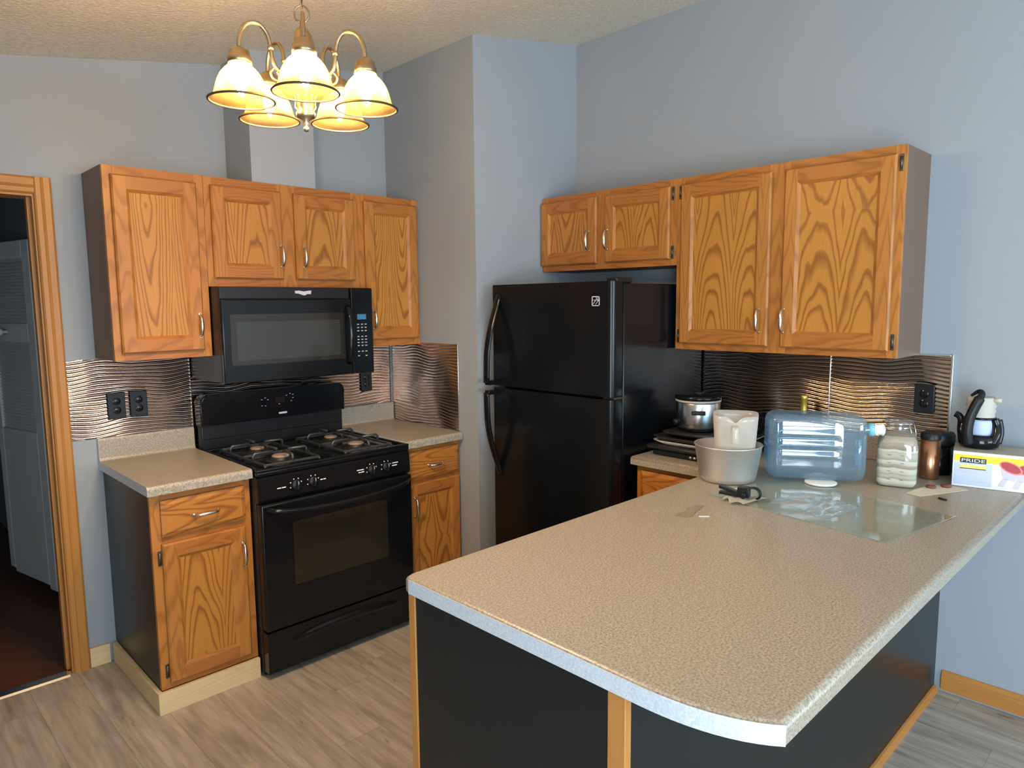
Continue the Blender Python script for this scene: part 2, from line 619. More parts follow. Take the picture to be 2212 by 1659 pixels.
def sloped(x0, x1, y0, y1, name, z0=0.0, mat=None):
    """wall slab whose top follows the vaulted ceiling"""
    b = MB()
    P = [(x0, ceil_z(x0)), (x1, ceil_z(x1)), (x1, z0), (x0, z0)]
    b.prism(P, y0, y1, 'y')
    return b.build(name, mat or M['paint'])


b = MB()
P0 = [(XL - T, ceil_z(XL - T)), (W + T, ceil_z(W + T)), (W + T, ceil_z(W + T) + 0.1), (XL - T, ceil_z(XL - T) + 0.1)]
b.prism(P0, YF - T, T, 'y')
struct(b.build('ceiling', M['ceiling']), 'sloping cream popcorn ceiling above the kitchen', 'ceiling')

DOX0, DOX1, DOZ = -1.40, -0.553, 2.045      # doorway opening in the back wall
b = MB()
b.prism([(DOX1, ceil_z(DOX1)), (W + T, ceil_z(W + T)), (W + T, 0), (DOX1, 0)], 0, T, 'y')
b.prism([(XL - T, ceil_z(XL - T)), (DOX0, ceil_z(DOX0)), (DOX0, 0), (XL - T, 0)], 0, T, 'y')
b.prism([(DOX0, ceil_z(DOX0)), (DOX1, ceil_z(DOX1)), (DOX1, DOZ), (DOX0, DOZ)], 0, T, 'y')
struct(b.build('wall_back', M['paint']), 'blue-grey wall behind the cooker with the hall doorway', 'wall')
struct(MB().prism([(XS, ceil_z(XS)), (W, ceil_z(W)), (W, 0), (XS, 0)], YP, 0, 'y').build('wall_partition', M['paint']), 'blue-grey wall block standing between cooker counter and fridge', 'wall')
struct(MB().box(W, W + T, YF - T, 0, 0, ceil_z(W)).build('wall_right', M['paint']), 'tall blue-grey wall behind the fridge and peninsula', 'wall')
b = MB()                                     # left wall with the patio door opening
zl = ceil_z(XL)
b.box(XL - T, XL, -3.9, 0, 0, zl).box(XL - T, XL, YF - T, -5.9, 0, zl).box(XL - T, XL, -5.9, -3.9, 2.08, zl)
struct(b.build('wall_left', M['paint']), 'low side wall behind the viewer with a patio door', 'wall')
b = MB()
for x0, x1, z0, z1 in ((XL - T, -1.2, 0, None), (1.6, W + T, 0, None)):
    b.prism([(x0, ceil_z(x0)), (x1, ceil_z(x1)), (x1, z0), (x0, z0)], YF - T, YF, 'y')
b.prism([(-1.2, ceil_z(-1.2)), (1.6, ceil_z(1.6)), (1.6, 2.15), (-1.2, 2.15)], YF - T, YF, 'y')
b.box(-1.2, 1.6, YF - T, YF, 0, 0.75)
struct(b.build('wall_front', M['paint']), 'far dining room wall with a wide window', 'wall')
for nm, (x0, x1, y0, y1, z0, z1), lb in (
        ('window_1', (-1.2, 1.6, YF - 0.05, YF + 0.02, 0.75, 2.15), 'white window frame in the dining room wall'),
        ('door_2', (XL - 0.05, XL + 0.02, -5.9, -3.9, 0.0, 2.08), 'white patio door frame in the side wall')):
    b = MB()
    f = 0.06
    if nm == 'window_1':
        b.box(x0, x1, y0, y1, z0, z0 + f).box(x0, x1, y0, y1, z1 - f, z1).box(x0, x0 + f, y0, y1, z0, z1).box(x1 - f, x1, y0, y1, z0, z1)
        b.box(0.17, 0.23, y0, y1, z0, z1)
    else:
        b.box(x0, x1, y0, y1, z0, z0 + f).box(x0, x1, y0, y1, z1 - f, z1).box(x0, x1, y0, y0 + f, z0, z1).box(x0, x1, y1 - f, y1, z0, z1)
        b.box(x0, x1, -4.94, -4.86, z0, z1)
    struct(b.build(nm, M['white']), lb, 'window' if nm == 'window_1' else 'door')
# boxed-in duct above the microwave cabinet
struct(MB().prism([(0.228, ceil_z(0.228)), (0.545, ceil_z(0.545)), (0.545, ZT + 0.002), (0.228, ZT + 0.002)], -0.27, 0, 'y').build('wall_duct_box', M['paint']),
       'boxed-in duct rising from the microwave cabinet to the ceiling', 'wall')

# the hall beyond the doorway
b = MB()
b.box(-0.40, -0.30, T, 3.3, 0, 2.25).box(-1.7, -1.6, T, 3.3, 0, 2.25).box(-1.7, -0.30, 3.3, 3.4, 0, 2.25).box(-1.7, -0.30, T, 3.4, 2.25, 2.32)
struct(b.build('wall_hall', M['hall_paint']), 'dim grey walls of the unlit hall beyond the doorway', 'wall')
# louvred closet door standing slightly ajar in the hall
b0, b1 = Vector((-0.425, 0.90, 0)), Vector((-0.545, 1.42, 0))
ux = (b1 - b0).normalized()
nx = Vector((-ux.y, ux.x, 0))
if nx.x > 0: nx = -nx
wd = (b1 - b0).length
hd = thing('door_1', (b0.x, b0.y, 0), 'white louvred closet door standing ajar in the dark hall', 'door', kind='structure')
b = MB()
mid = (b0 + b1) / 2
def slab(bm, u0, u1, z0, z1, th=0.03, off=0.0, bev=0.004):
    c = b0 + ux * ((u0 + u1) / 2) + nx * off
    bm.obox((c.x, c.y, (z0 + z1) / 2), ux, nx, Vector((0, 0, 1)), (u1 - u0) / 2, th / 2, (z1 - z0) / 2, bev)
for u0, u1, z0, z1 in ((0, 0.075, 0.06, 1.93), (wd - 0.06, wd, 0.10, 1.93), (0.075, wd - 0.06, 1.84, 1.93), (0.075, wd - 0.06, 1.40, 1.50), (0.075, wd - 0.06, 0.08, 0.92)):
    slab(b, u0, u1, z0, z1)
b.build('door_frame', M['louvre'], hd)
for z0, z1 in ((1.50, 1.84), (0.92, 1.40)):
    b = MB()
    n = int((z1 - z0) / 0.017)
    for i in range(n):
        z = z0 + (i + 0.5) * (z1 - z0) / n
        c = mid + ux * 0.007
        up = (Vector((0, 0, 1)) * 0.8 - nx * 0.6).normalized()
        b.obox((c.x, c.y, z), ux, up, ux.cross(up), (wd - 0.135) / 2, 0.009, 0.0022)
    b.build('louvre_panel', M['louvre'], hd)
kp = b0 + ux * 0.30 + nx * 0.02
MB().lathe([(0.008, 0), (0.008, 0.02), (0.018, 0.026), (0.02, 0.038), (0.012, 0.048), (0.001, 0.05)], (kp.x, kp.y, 1.455), seg=16, M=nx.to_track_quat('Z', 'Y').to_matrix()).build('knob', M['white'], hd)

# oak casing around the doorway
b = MB().mat(M['oak_trim'])
def casing_profile(x_in, x_out):
    s_ = 1 if x_out > x_in else -1
    return [(x_in, -0.012), (x_in + s_ * 0.006, -0.018), (x_in + s_ * 0.022, -0.018), (x_in + s_ * 0.026, -0.014), (x_in + s_ * 0.034, -0.019), (x_out - s_ * 0.008, -0.019), (x_out, -0.012), (x_out, -0.0005), (x_in, -0.0005)]
b.prism(casing_profile(DOX1 - 0.010, DOX1 + 0.052), 0.0, 2.105)
b.prism(casing_profile(DOX0 + 0.010, DOX0 - 0.052), 0.0, 2.105)
b.mat(M['oak_trim_h'])
x0, x1 = DOX0 + 0.010, DOX1 - 0.010
prof = [(-0.012, 2.038), (-0.018, 2.044), (-0.018, 2.060), (-0.014, 2.064), (-0.019, 2.072), (-0.019, 2.097), (-0.012, 2.105), (-0.0005, 2.105), (-0.0005, 2.038)]
b.prism(prof, x0, x1, 'x')
# jamb lining
b.mat(M['oak_trim']).box(DOX1 - 0.016, DOX1 - 0.0005, 0.0, T, 0, DOZ).box(DOX0 + 0.0005, DOX0 + 0.016, 0.0, T, 0, DOZ)
b.mat(M['oak_trim_h']).box(DOX0 + 0.016, DOX1 - 0.016, 0.0, T, DOZ - 0.016, DOZ - 0.0005)
b.mat(M['oak_trim']).box(DOX1 - 0.028, DOX1 - 0.016, 0.045, 0.08, 0, DOZ - 0.016)
struct(b.build('trim_1'), 'worn oak casing around the hall doorway', 'trim')
struct(MB().prism([(-0.03, 0), (-0.022, 0.007), (0.02, 0.009), (0.035, 0.0)], DOX0, DOX1 - 0.03, 'x').build('trim_2', M['tile_trim']), 'pale threshold strip across the hall doorway', 'trim')
# pine board on the wall beside the base cabinet
struct(MB().box(-0.500, -0.420, -0.016, -0.0005, 0, 0.088, 0.002).build('baseboard_back', M['pine_h']), 'short raw pine baseboard between casing and base cabinet', 'baseboard')
b = MB().prism([(W - 0.0005, 0.012), (W - 0.013, 0.012), (W - 0.013, 0.062), (W - 0.011, 0.066), (W - 0.011, 0.074), (W - 0.004, 0.090), (W - 0.0005, 0.091)], -6.99, -2.704, 'y')
struct(b.build('baseboard_right', M['oak_trim_h']), 'oak baseboard along the right wall past the peninsula', 'baseboard')
struct(MB().box(XS + 0.001, XS + 0.09, YP - 0.012, YP - 0.0005, 0, 0.085, 0.002).build('baseboard_alcove', M['oak_trim_h']), 'oak baseboard on the partition end by the fridge', 'baseboard')

# ------------------------------------------------------------------ cabinets
class Fr:
    """local frame of a cabinet front: a along the wall, d outwards from the wall, z up"""
    def __init__(s, axis, wall):
        s.axis, s.wall = axis, wall
    def __call__(s, a, d, z):
        return Vector((a, s.wall - d, z)) if s.axis == 'y' else Vector((s.wall - d, a, z))
    def box(s, bm, a0, a1, d0, d1, z0, z1, bev=0.0):
        p, q_ = s(a0, d0, z0), s(a1, d1, z1)
        bm.box(p.x, q_.x, p.y, q_.y, p.z, q_.z, bev)
        return bm
FB = Fr('y', 0.0)      # back wall
FR = Fr('x', W)        # right wall


def panel_door(fr, parent, a0, a1, z0, z1, d, name='door', st=0.052, rail=0.055):
    """framed door with bevelled outer edge and a recessed flat centre panel; d = outwards distance of its back"""
    th = 0.019
    a0, a1 = min(a0, a1), max(a0, a1)
    b = MB()
    e = 0.006
    def ring(o, dd):
        return b.pts([fr(a0 + o, dd, z0 + o), fr(a1 - o, dd, z0 + o), fr(a1 - o, dd, z1 - o), fr(a0 + o, dd, z1 - o)])
    bk, ou, fo = ring(0, d), ring(0, d + th - e), ring(e, d + th)
    b.mat(M['oak_frame'])
    b.face(bk)
    for A, C in ((bk, ou), (ou, fo)):
        for i in range(4):
            b.mat(M['oak_frame'] if i % 2 else M['oak_frame_h'])
            b.face([A[i], A[(i + 1) % 4], C[(i + 1) % 4], C[i]])
    ia0, ia1, iz0, iz1 = a0 + st, a1 - st, z0 + rail, z1 - rail
    D = d + th
    # frame face: stiles full height, rails between
    b.mat(M['oak_frame'])
    for x0, x1 in ((a0 + e, ia0), (ia1, a1 - e)):
        b.face(b.pts([fr(x0, D, z0 + e), fr(x1, D, z0 + e), fr(x1, D, z1 - e), fr(x0, D, z1 - e)]))
    b.mat(M['oak_frame_h'])
    for y0, y1 in ((z0 + e, iz0), (iz1, z1 - e)):
        b.face(b.pts([fr(ia0, D, y0), fr(ia1, D, y0), fr(ia1, D, y1), fr(ia0, D, y1)]))
    s_, rec = 0.013, 0.0085
    o = b.pts([fr(ia0, D, iz0), fr(ia1, D, iz0), fr(ia1, D, iz1), fr(ia0, D, iz1)])
    i_ = b.pts([fr(ia0 + s_, D - rec, iz0 + s_), fr(ia1 - s_, D - rec, iz0 + s_), fr(ia1 - s_, D - rec, iz1 - s_), fr(ia0 + s_, D - rec, iz1 - s_)])
    for k in range(4):
        b.mat(M['oak_frame'] if k % 2 else M['oak_frame_h'])
        b.face([o[k], o[(k + 1) % 4], i_[(k + 1) % 4], i_[k]])
    door = b.build(name, None, parent)
    pb = MB()
    fr.box(pb, ia0 + 0.004, ia1 - 0.004, D - rec - 0.006, D - rec + 0.0003, iz0 + 0.004, iz1 - 0.004)
    pb.build('door_panel', M['oak_v'], door)
    return door


def slab_drawer(fr, parent, a0, a1, z0, z1, d):
    th = 0.019
    b = MB().mat(M['oak_h'])
    L = [(0, 0), (0, th - 0.008), (0.012, th - 0.002), (0.016, th)]
    rings = [b.pts([fr(a0 + o, d + dd, z0 + o), fr(a1 - o, d + dd, z0 + o), fr(a1 - o, d + dd, z1 - o), fr(a0 + o, d + dd, z1 - o)]) for o, dd in L]
    b.face(rings[0]); b.face(rings[-1])
    for A, C in zip(rings, rings[1:]):
        for i in range(4):
            b.face([A[i], A[(i + 1) % 4], C[(i + 1) % 4], C[i]])
    return b.build('drawer', None, parent)


def pull(fr, parent, a, z, d, horizontal=False):
    """arched bar pull with two feet"""
    L = 0.048
    P, r = [], []
    for i in range(13):
        t = i / 12 * 2 - 1
        out = 0.024 * (1 - abs(t) ** 4) ** 0.5 if abs(t) < 1 else 0.0
        k = t * L
        P.append(fr(a + (k if horizontal else 0), d + 0.002 + out, z + (0 if horizontal else k)))
        r.append(0.0050 + 0.0026 * max(0, 1 - (t * 1.6) ** 2))
    b = MB().tube(P, r, 10)
    for s_ in (-1, 1):
        p0 = fr(a + (s_ * L if horizontal else 0), d - 0.0002, z + (0 if horizontal else s_ * L))
        p1 = fr(a + (s_ * L if horizontal else 0), d + 0.005, z + (0 if horizontal else s_ * L))
        b.cyl(p0, p1, 0.0075, 0.006, 12)
    return b.build('handle', M['nickel'], parent)


def hinge(fr, parent, a, z, d):
    b = MB()
    fr.box(b, a - 0.007, a + 0.007, d, d + 0.003, z - 0.03, z + 0.03, 0.002)
    b.cyl(fr(a, d + 0.004, z - 0.022), fr(a, d + 0.004, z + 0.022), 0.0045, seg=10)
    b.cyl(fr(a, d + 0.004, z - 0.028), fr(a, d + 0.004, z - 0.023), 0.003, seg=8)
    return b.build('hinge', M['bronze'], parent)


def carcass(fr, parent, a0, a1, z0, z1, depth, side_mat, stiles, rails, frame_mat=None):
    """box, side panels and a face frame with stiles (a,width) and rails (z,height)"""
    b = MB()
    fr.box(b, a0, a1, 0.001, depth - 0.0195, z0, z1)
    b.build('carcass', side_mat, parent)
    b = MB()
    b.mat(M['oak_frame'])
    for x0, x1 in stiles:
        fr.box(b, x0, x1, depth - 0.019, depth, z0, z1, 0.0012)
    b.mat(M['oak_frame_h'])
    for y0, y1 in rails:
        for (p, q_) in zip(stiles, stiles[1:]):
            fr.box(b, p[1], q_[0], depth - 0.019, depth - 0.0003, y0, y1)
    b.build('face_frame', None, parent)


U0, U1, U2, U3 = -0.387, 0.001, 0.763, 1.136
ZM = 1.667


def wall_cabinet(fr, a0, a1, z0, z1, doors, label, hinges=()):
    a0, a1 = sorted((a0, a1))
    t = thing('wall_cabinet', fr((a0 + a1) / 2, UD / 2, z0), label, 'cabinet')
    stiles = [(a0, a0 + 0.038)]
    if len(doors) == 2:
        m = (doors[0][1] + doors[1][0]) / 2
        stiles.append((m - 0.045, m + 0.045))
    stiles.append((a1 - 0.038, a1))
    carcass(fr, t, a0, a1, z0, z1, UD, M['side'], stiles, [(z0, z0 + 0.038), (z1 - 0.038, z1)])
    for d0, d1, y0, y1, ha, hz, hg in doors:
        dr = panel_door(fr, t, d0, d1, y0, y1, UD + 0.0005)
        pull(fr, dr, ha, hz, UD + 0.0195)
        for g in hg:
            hinge(fr, dr, g[0], g[1], UD)
    return t


e = 0.0008
wall_cabinet(FB, U0, U1 - e, ZB, ZT, [(-0.360, -0.034, 1.393, 2.103, -0.053, 1.500, ())],
             'tall oak wall cabinet with brown side, left of the microwave')
wall_cabinet(FB, U1, U2 - e, ZM, ZT, [(0.026, 0.346, 1.703, 2.103, 0.334, 1.808, ()), (0.411, 0.731, 1.703, 2.103, 0.447, 1.808, ())],
             'short two-door oak wall cabinet above the microwave')
wall_cabinet(FB, U2, U3, ZB, ZT, [(0.793, 1.120, 1.400, 2.106, 0.826, 1.505, ())],
             'narrow oak wall cabinet between microwave and partition wall')
wall_cabinet(FR, -0.762, -1.6075, 1.750, ZT, [(-1.576, -1.202, 1.779, 2.108, -1.219, 1.893, ((-1.586, 2.075), (-1.586, 1.81))), (-1.148, -0.768, 1.779, 2.112, -1.103, 1.893, ())],
             'short two-door oak wall cabinet above the black fridge')
wall_cabinet(FR, -1.6085, -2.556, ZB, ZT, [(-2.530, -2.116, 1.390, 2.107, -2.129, 1.501, ((-2.541, 2.075), (-2.541, 1.425))), (-2.060, -1.636, 1.392, 2.108, -2.023, 1.501, ((-1.626, 2.075), (-1.626, 1.425)))],
             'large two-door oak wall cabinet with bold grain beside the fridge')


def base_cabinet(fr, a0, a1, depth, drawer, door, label, hp, hd_, black=False, hg=(), toe=0.10):
    a0, a1 = sorted((a0, a1))
    t = thing('base_cabinet', fr((a0 + a1) / 2, depth / 2, 0), label, 'cabinet')
    stiles = [(a0, a0 + 0.038), (a1 - 0.038, a1)]
    b = MB()
    fr.box(b, a0 + (0.004 if black else 0), a1, 0.004, depth - 0.0195, toe, ZC - 0.0385)
    b.build('carcass', M['side'], t)
    b = MB().mat(M['oak_frame'])
    for x0, x1 in stiles:
        fr.box(b, x0, x1, depth - 0.019, depth, toe - 0.01, ZC - 0.0385, 0.0012)
    b.mat(M['oak_frame_h'])
    for y0, y1 in ((toe - 0.01, toe + 0.035), (0.672, 0.71), (ZC - 0.072, ZC - 0.0385)):
        fr.box(b, stiles[0][1], stiles[1][0], depth - 0.019, depth - 0.0003, y0, y1)
    b.build('face_frame', None, t)
    if black:
        b = MB()
        fr.box(b, a0, a0 + 0.0035, 0.003, depth - 0.0195, toe - 0.01, ZC - 0.0385)
        p = b.build('side_panel', M['black_paint'], t)
        p['label'] = 'black painted side panel'
    if drawer:
        dw = slab_drawer(fr, t, *drawer, depth + 0.0005)
        pull(fr, dw, hp[0], hp[1], depth + 0.0195, True)
    if door:
        dr = panel_door(fr, t, *door, depth + 0.0005)
        pull(fr, dr, hd_[0], hd_[1], depth + 0.0195)
        for g in hg:
            hinge(fr, dr, g[0], g[1], depth)
    return t


BDEP = 0.605
t = base_cabinet(FB, -0.392, -0.003, BDEP, (-0.356, -0.030, 0.704, 0.846), (-0.360, -0.034, 0.116, 0.676),
                 'oak base cabinet with black painted side, left of the stove', (-0.191, 0.770), (-0.052, 0.562), True, ((-0.368, 0.62), (-0.368, 0.165)))
k = MB().box(-0.410, -0.003, -BDEP - 0.018, -BDEP - 0.0005, 0, 0.088, 0.0015).box(-0.410, -0.3925, -BDEP - 0.0005, -0.017, 0, 0.088, 0.0015).build('kick_board', M['pine_h'], t)
k['label'] = 'raw pine kick board'
b = MB().box(-0.386, -0.01, -BDEP + 0.03, -0.01, 0, 0.10).build('plinth', M['black_matt'], t)
t = base_cabinet(FB, 0.768, 1.136, BDEP, (0.792, 1.124, 0.704, 0.850), (0.792, 1.124, 0.116, 0.686),
                 'oak base cabinet between the stove and the partition wall', (0.962, 0.772), (0.826, 0.570))
MB().box(0.772, 1.134, -BDEP + 0.03, -0.01, 0, 0.10).build('plinth', M['black_matt'], t)
RDEP = 0.605
t = base_cabinet(FR, -1.628, -2.036, RDEP, (-2.01, -1.655, 0.704, 0.850), (-2.01, -1.655, 0.116, 0.686),
                 'oak base cabinet between the fridge and the peninsula', (-1.83, 0.77), (-1.69, 0.57))
MB().box(W - RDEP + 0.03, W - 0.004, -2.034, -1.63, 0, 0.10).build('plinth', M['black_matt'], t)

# ------------------------------------------------------------------ worktops
def counter_small(name_label, x0, x1, y_front):
    """laminate top with rolled front edge and a coved upstand at the wall, as one sweep"""
    t = thing('worktop', ((x0 + x1) / 2, y_front / 2, ZC - 0.038), name_label, 'worktop')
    yf = y_front
    r = 0.014
    prof = [(-0.001, ZC - 0.038), (yf, ZC - 0.038)]
    for i in range(7):
        a = PI + (-PI / 2) * i / 6
        prof.append((yf + r + r * math.cos(a), ZC - r + r * math.sin(a)))
    prof += [(-0.036, ZC), (-0.026, ZC + 0.004), (-0.0215, ZC + 0.014), (-0.0205, ZC + 0.092), (-0.017, ZC + 0.100), (-0.001, ZC + 0.100)]
    b = MB().prism(prof, x0, x1, 'x')
    for f in b.bm.faces:
        f.smooth = False
    b.build('top', M['laminate'], t)
    b = MB().prism([(y - (0 if y > -0.1 else 0), z) for y, z in prof], x0 - 0.0012, x0 - 0.0001, 'x')
    b.build('end_strip', M['laminate_edge'], t)
    return t
counter_small('small speckled beige worktop with upstand, left of the stove', -0.405, -0.003, -0.643)
counter_small('small speckled beige worktop in the corner right of the stove', 0.767, XS - 0.0075, -0.643)

# L-shaped peninsula top running along the right wall
PX, PYK, PYD = -0.240, -2.020, -2.965
XR = W - 0.643
t = thing('worktop', (0.8, -2.45, ZC - 0.038), 'large L-shaped speckled beige worktop of the peninsula', 'worktop')
poly = [(W - 0.001, PYD), (-0.172, PYD)]
for i in range(1, 11):                      # curved corner of the free end
    a = i / 10
    p0, p1, p2 = Vector((-0.172, PYD)), Vector((-0.238, -2.885)), Vector((PX, -2.74))
    p = p0 * (1 - a) ** 2 + p1 * 2 * a * (1 - a) + p2 * a * a
    poly.append((p.x, p.y))
poly += [(PX, PYK - 0.03), (PX + 0.008, PYK - 0.008), (PX + 0.03, PYK), (XR - 0.004, PYK), (XR, PYK + 0.004), (XR, -1.618), (W - 0.001, -1.618)]
b = MB().mat(M['laminate'])
r = 0.013
A = b.pts([(x, y, ZC - 0.038) for x, y in poly])
n = len(poly)
cen = None
def inset(poly, o):
    out = []
    m = len(poly)
    for i in range(m):
        p, c, q_ = Vector(poly[i - 1]), Vector(poly[i]), Vector(poly[(i + 1) % m])
        e1, e2 = (c - p).normalized(), (q_ - c).normalized()
        n1, n2 = Vector((e1.y, -e1.x)), Vector((e2.y, -e2.x))
        k_ = (n1 + n2)
        k_ = k_ / max(0.2, (1 + n1.dot(n2)))
        out.append((c.x + k_.x * o, c.y + k_.y * o))
    return out
rings = [A]
for i in range(6):
    a = (PI / 2) * i / 5
    ins = inset(poly, r * (1 - math.cos(a)))
    rings.append(b.pts([(x, y, ZC - r + r * math.sin(a)) for x, y in ins]))
for i, (P_, Q_) in enumerate(zip(rings, rings[1:])):
    for j in range(n):
        b.face([P_[j], P_[(j + 1) % n], Q_[(j + 1) % n], Q_[j]], i > 0)
b.face(A[::-1]); b.face(rings[-1])
b.build('top', None, t)
# strip bonded to the free end, daylight paleness put into its colour
b = MB()
edge = [p for p in poly[1:13]]
off = inset(poly, -0.0014)[1:13]
z0, z1 = ZC - 0.038, ZC - 0.002
for (p, q_) in zip(range(len(edge) - 1), range(1, len(edge))):
    a_, b_, c_, d_ = edge[p], edge[q_], off[q_], off[p]
    b.prism([a_, b_, c_, d_], z0, z1)
bmesh.ops.remove_doubles(b.bm, verts=b.bm.verts[:], dist=0.0002)
b.build('end_strip', M['laminate_edge'], t)
MB().prism([(-2.68, ZC + 0.001), (-1.62, ZC + 0.001), (-1.62, ZC + 0.1), (-2.68, ZC + 0.1)], W - 0.020, W - 0.001, 'x', 0.003).build('upstand', M['laminate'], t)

# ------------------------------------------------------------------ peninsula base
EX = -0.222                                  # outer face of the end
t = thing('peninsula_base', (0.85, -2.36, 0), 'black panelled peninsula base with oak corner posts', 'cabinet')
MB().box(EX + 0.02, W - 0.002, -2.660, -2.055, 0.0, ZC - 0.0385).build('carcass', M['side'], t)
p = MB().box(EX + 0.004, EX + 0.0195, -2.648, -2.048, 0.0, ZC - 0.0385).build('end_panel', M['black_paint'], t); p['label'] = 'black painted end panel'
p = MB().box(EX + 0.02, W - 0.002, -2.678, -2.6605, 0.0, ZC - 0.0385).build('back_panel', M['black_paint'], t); p['label'] = 'black painted back panel'
MB().box(EX, EX + 0.02, -2.0475, -2.022, 0.0, ZC - 0.0385, 0.002).build('post', M['oak_trim'], t)
MB().box(EX, EX + 0.0195, -2.690, -2.6485, 0.0, ZC - 0.0385, 0.002).build('post', M['oak_trim'], t)
MB().prism([(-2.6785, 0.0), (-2.6785, 0.020), (-2.686, 0.018), (-2.695, 0.010), (-2.697, 0.0)], EX + 0.02, W - 0.014, 'x').build('shoe_moulding', M['oak_trim_h'], t)
MB().box(EX + 0.02, W - 0.61, -2.0545, -2.04, 0.1, ZC - 0.0385).build('face_frame', M['oak_frame'], t)

# ------------------------------------------------------------------ embossed metal backsplash
def wave_panel(fr, a0, a1, z0, z1, label, seed, trims=()):
    a0, a1 = sorted((a0, a1))
    t = thing('backsplash_panel', fr((a0 + a1) / 2, 0.002, z0), label, 'backsplash', 'embossed metal backsplash panels')
    pitch = 0.0162
    def h(a, z):
        w = 0.50 * math.sin(2 * PI * a / 0.37 + z * 8 + seed) + 0.22 * math.sin(2 * PI * a / 0.21 - z * 17 + seed * 2.3)
        w += 0.42 * mnoise.noise(Vector((a * 5.0 + seed * 3, z * 15, seed)))
        ph = z / pitch + w * 0.75
        return 0.0006 + 0.0046 * (0.5 + 0.5 * math.sin(2 * PI * ph)) ** 2.0
    nu = max(8, int((a1 - a0) / 0.011))
    nv = int((z1 - z0) / 0.0017)
    b = MB().grid(lambda u, v: fr(a0 + (a1 - a0) * u, 0.0015 + h(a0 + (a1 - a0) * u, z0 + (z1 - z0) * v), z0 + (z1 - z0) * v), nu, nv)
    o = b.build('panel_face', M['metal_tile'], t, recalc=False)
    # normals outwards
    me = o.data
    nrm = me.polygons[0].normal
    want = Vector((0, -1, 0)) if fr.axis == 'y' else Vector((-1, 0, 0))
    if nrm.dot(want) < 0:
        me.flip_normals()
    b = MB()
    fr.box(b, a0, a1, 0.0003, 0.0012, z0, z1)
    b.build('panel_back', M['tile_trim'], t)
    for (x0, x1, y0, y1) in trims:
        b = MB()
        fr.box(b, x0, x1, 0.0014, 0.0085, y0, y1, 0.0015)
        b.build('edge_trim', M['tile_trim'], t)
    return t
FS = Fr('x', XS)
wave_panel(FB, -0.499, -0.001, 1.0155, 1.358, 'wavy bronze metal backsplash panel behind two black outlets', 0.3, ((-0.002, 0.001, 1.0155, 1.358),))
wave_panel(FB, 0.002, 0.566, 0.90, 1.358, 'wavy metal backsplash panel behind the stove and under the microwave', 1.7)
wave_panel(FB, 0.567, 1.130, 1.0155, 1.358, 'wavy bronze metal backsplash panel in the corner right of the stove', 2.9)
wave_panel(FS, -0.612, -0.0215, ZC + 0.002, 1.372, 'wavy bronze metal backsplash panel on the side of the partition', 4.1, ((-0.616, -0.611, ZC + 0.002, 1.374),))
wave_panel(FR, -2.209, -1.580, 1.0155, 1.360, 'wavy silver backsplash panel behind the slow cooker', 5.2)
wave_panel(FR, -2.668, -2.213, 1.0155, 1.360, 'wavy silver backsplash panel behind the jar, with one black outlet', 6.6, ((-2.213, -2.209, 1.0155, 1.36), (-2.676, -2.667, 1.0155, 1.369), (-2.667, -2.213, 1.360, 1.367)))

# ------------------------------------------------------------------ outlets
def outlet(fr, a, z, label, w=0.072, h=0.117):
    t = thing('wall_outlet', fr(a, 0.008, z - h / 2), label, 'outlet')
    b = MB()
    fr.box(b, a - w / 2, a + w / 2, 0.0075, 0.0135, z - h / 2, z + h / 2, 0.003)
    b.build('cover_plate', M['black_plastic'], t)
    for s_ in (-1, 1):
        b = MB()
        c = fr(a, 0.0132, z + s_ * 0.0195)
        Mx = (Vector((0, -1, 0)) if fr.axis == 'y' else Vector((-1, 0, 0))).to_track_quat('Z', 'Y').to_matrix()
        b.lathe([(0.0165, 0), (0.0165, 0.0025), (0.015, 0.0035), (0.0001, 0.0035)], c, seg=24, M=Mx)
        f = b.build('socket', M['black_gloss'], t)
        b = MB()
        for q_ in (-1, 1):
            fr.box(b, a + q_ * 0.0055 - 0.0011, a + q_ * 0.0055 + 0.0011, 0.0165, 0.0172, z + s_ * 0.0195 - 0.003, z + s_ * 0.0195 + 0.005)
        b.build('slot', M['black_matt'], f)
    return t
outlet(FB, -0.3215, 1.150, 'black wall outlet left of a matching one above the small worktop')
outlet(FB, -0.2315, 1.150, 'black wall outlet right of a matching one, nearer the stove')
outlet(FB, 0.9590, 1.153, 'black wall outlet low beside the microwave corner')
outlet(FR, -2.5830, 1.189, 'black wall outlet with two round sockets above the glass jar')

# ------------------------------------------------------------------ stove
SX0, SX1 = 0.003, 0.765
sx = (SX0 + SX1) / 2
t = thing('gas_stove', (sx, -0.35, 0), 'black gas stove with four burners between the oak base cabinets', 'stove')
MB().box(SX0, SX1, -0.640, -0.025, 0.02, 0.880, 0.003).build('body', M['black_body'], t)
b = MB()                                     # cooktop tray with raised rim
rim = [(SX0 - 0.001, -0.672), (SX1 + 0.001, -0.672), (SX1 + 0.001, -0.075), (SX0 - 0.001, -0.075)]
b.box(SX0 - 0.001, SX1 + 0.001, -0.672, -0.075, 0.8805, 0.900, 0.006, 3)
for x0, x1, y0, y1 in ((SX0 - 0.001, SX1 + 0.001, -0.672, -0.650), (SX0 - 0.001, SX0 + 0.02, -0.65, -0.075), (SX1 - 0.02, SX1 + 0.001, -0.65, -0.075), (SX0, SX1, -0.10, -0.075)):
    b.box(x0, x1, y0, y1, 0.898, 0.911, 0.005, 3)
b.build('cooktop', M['black_gloss'], t)
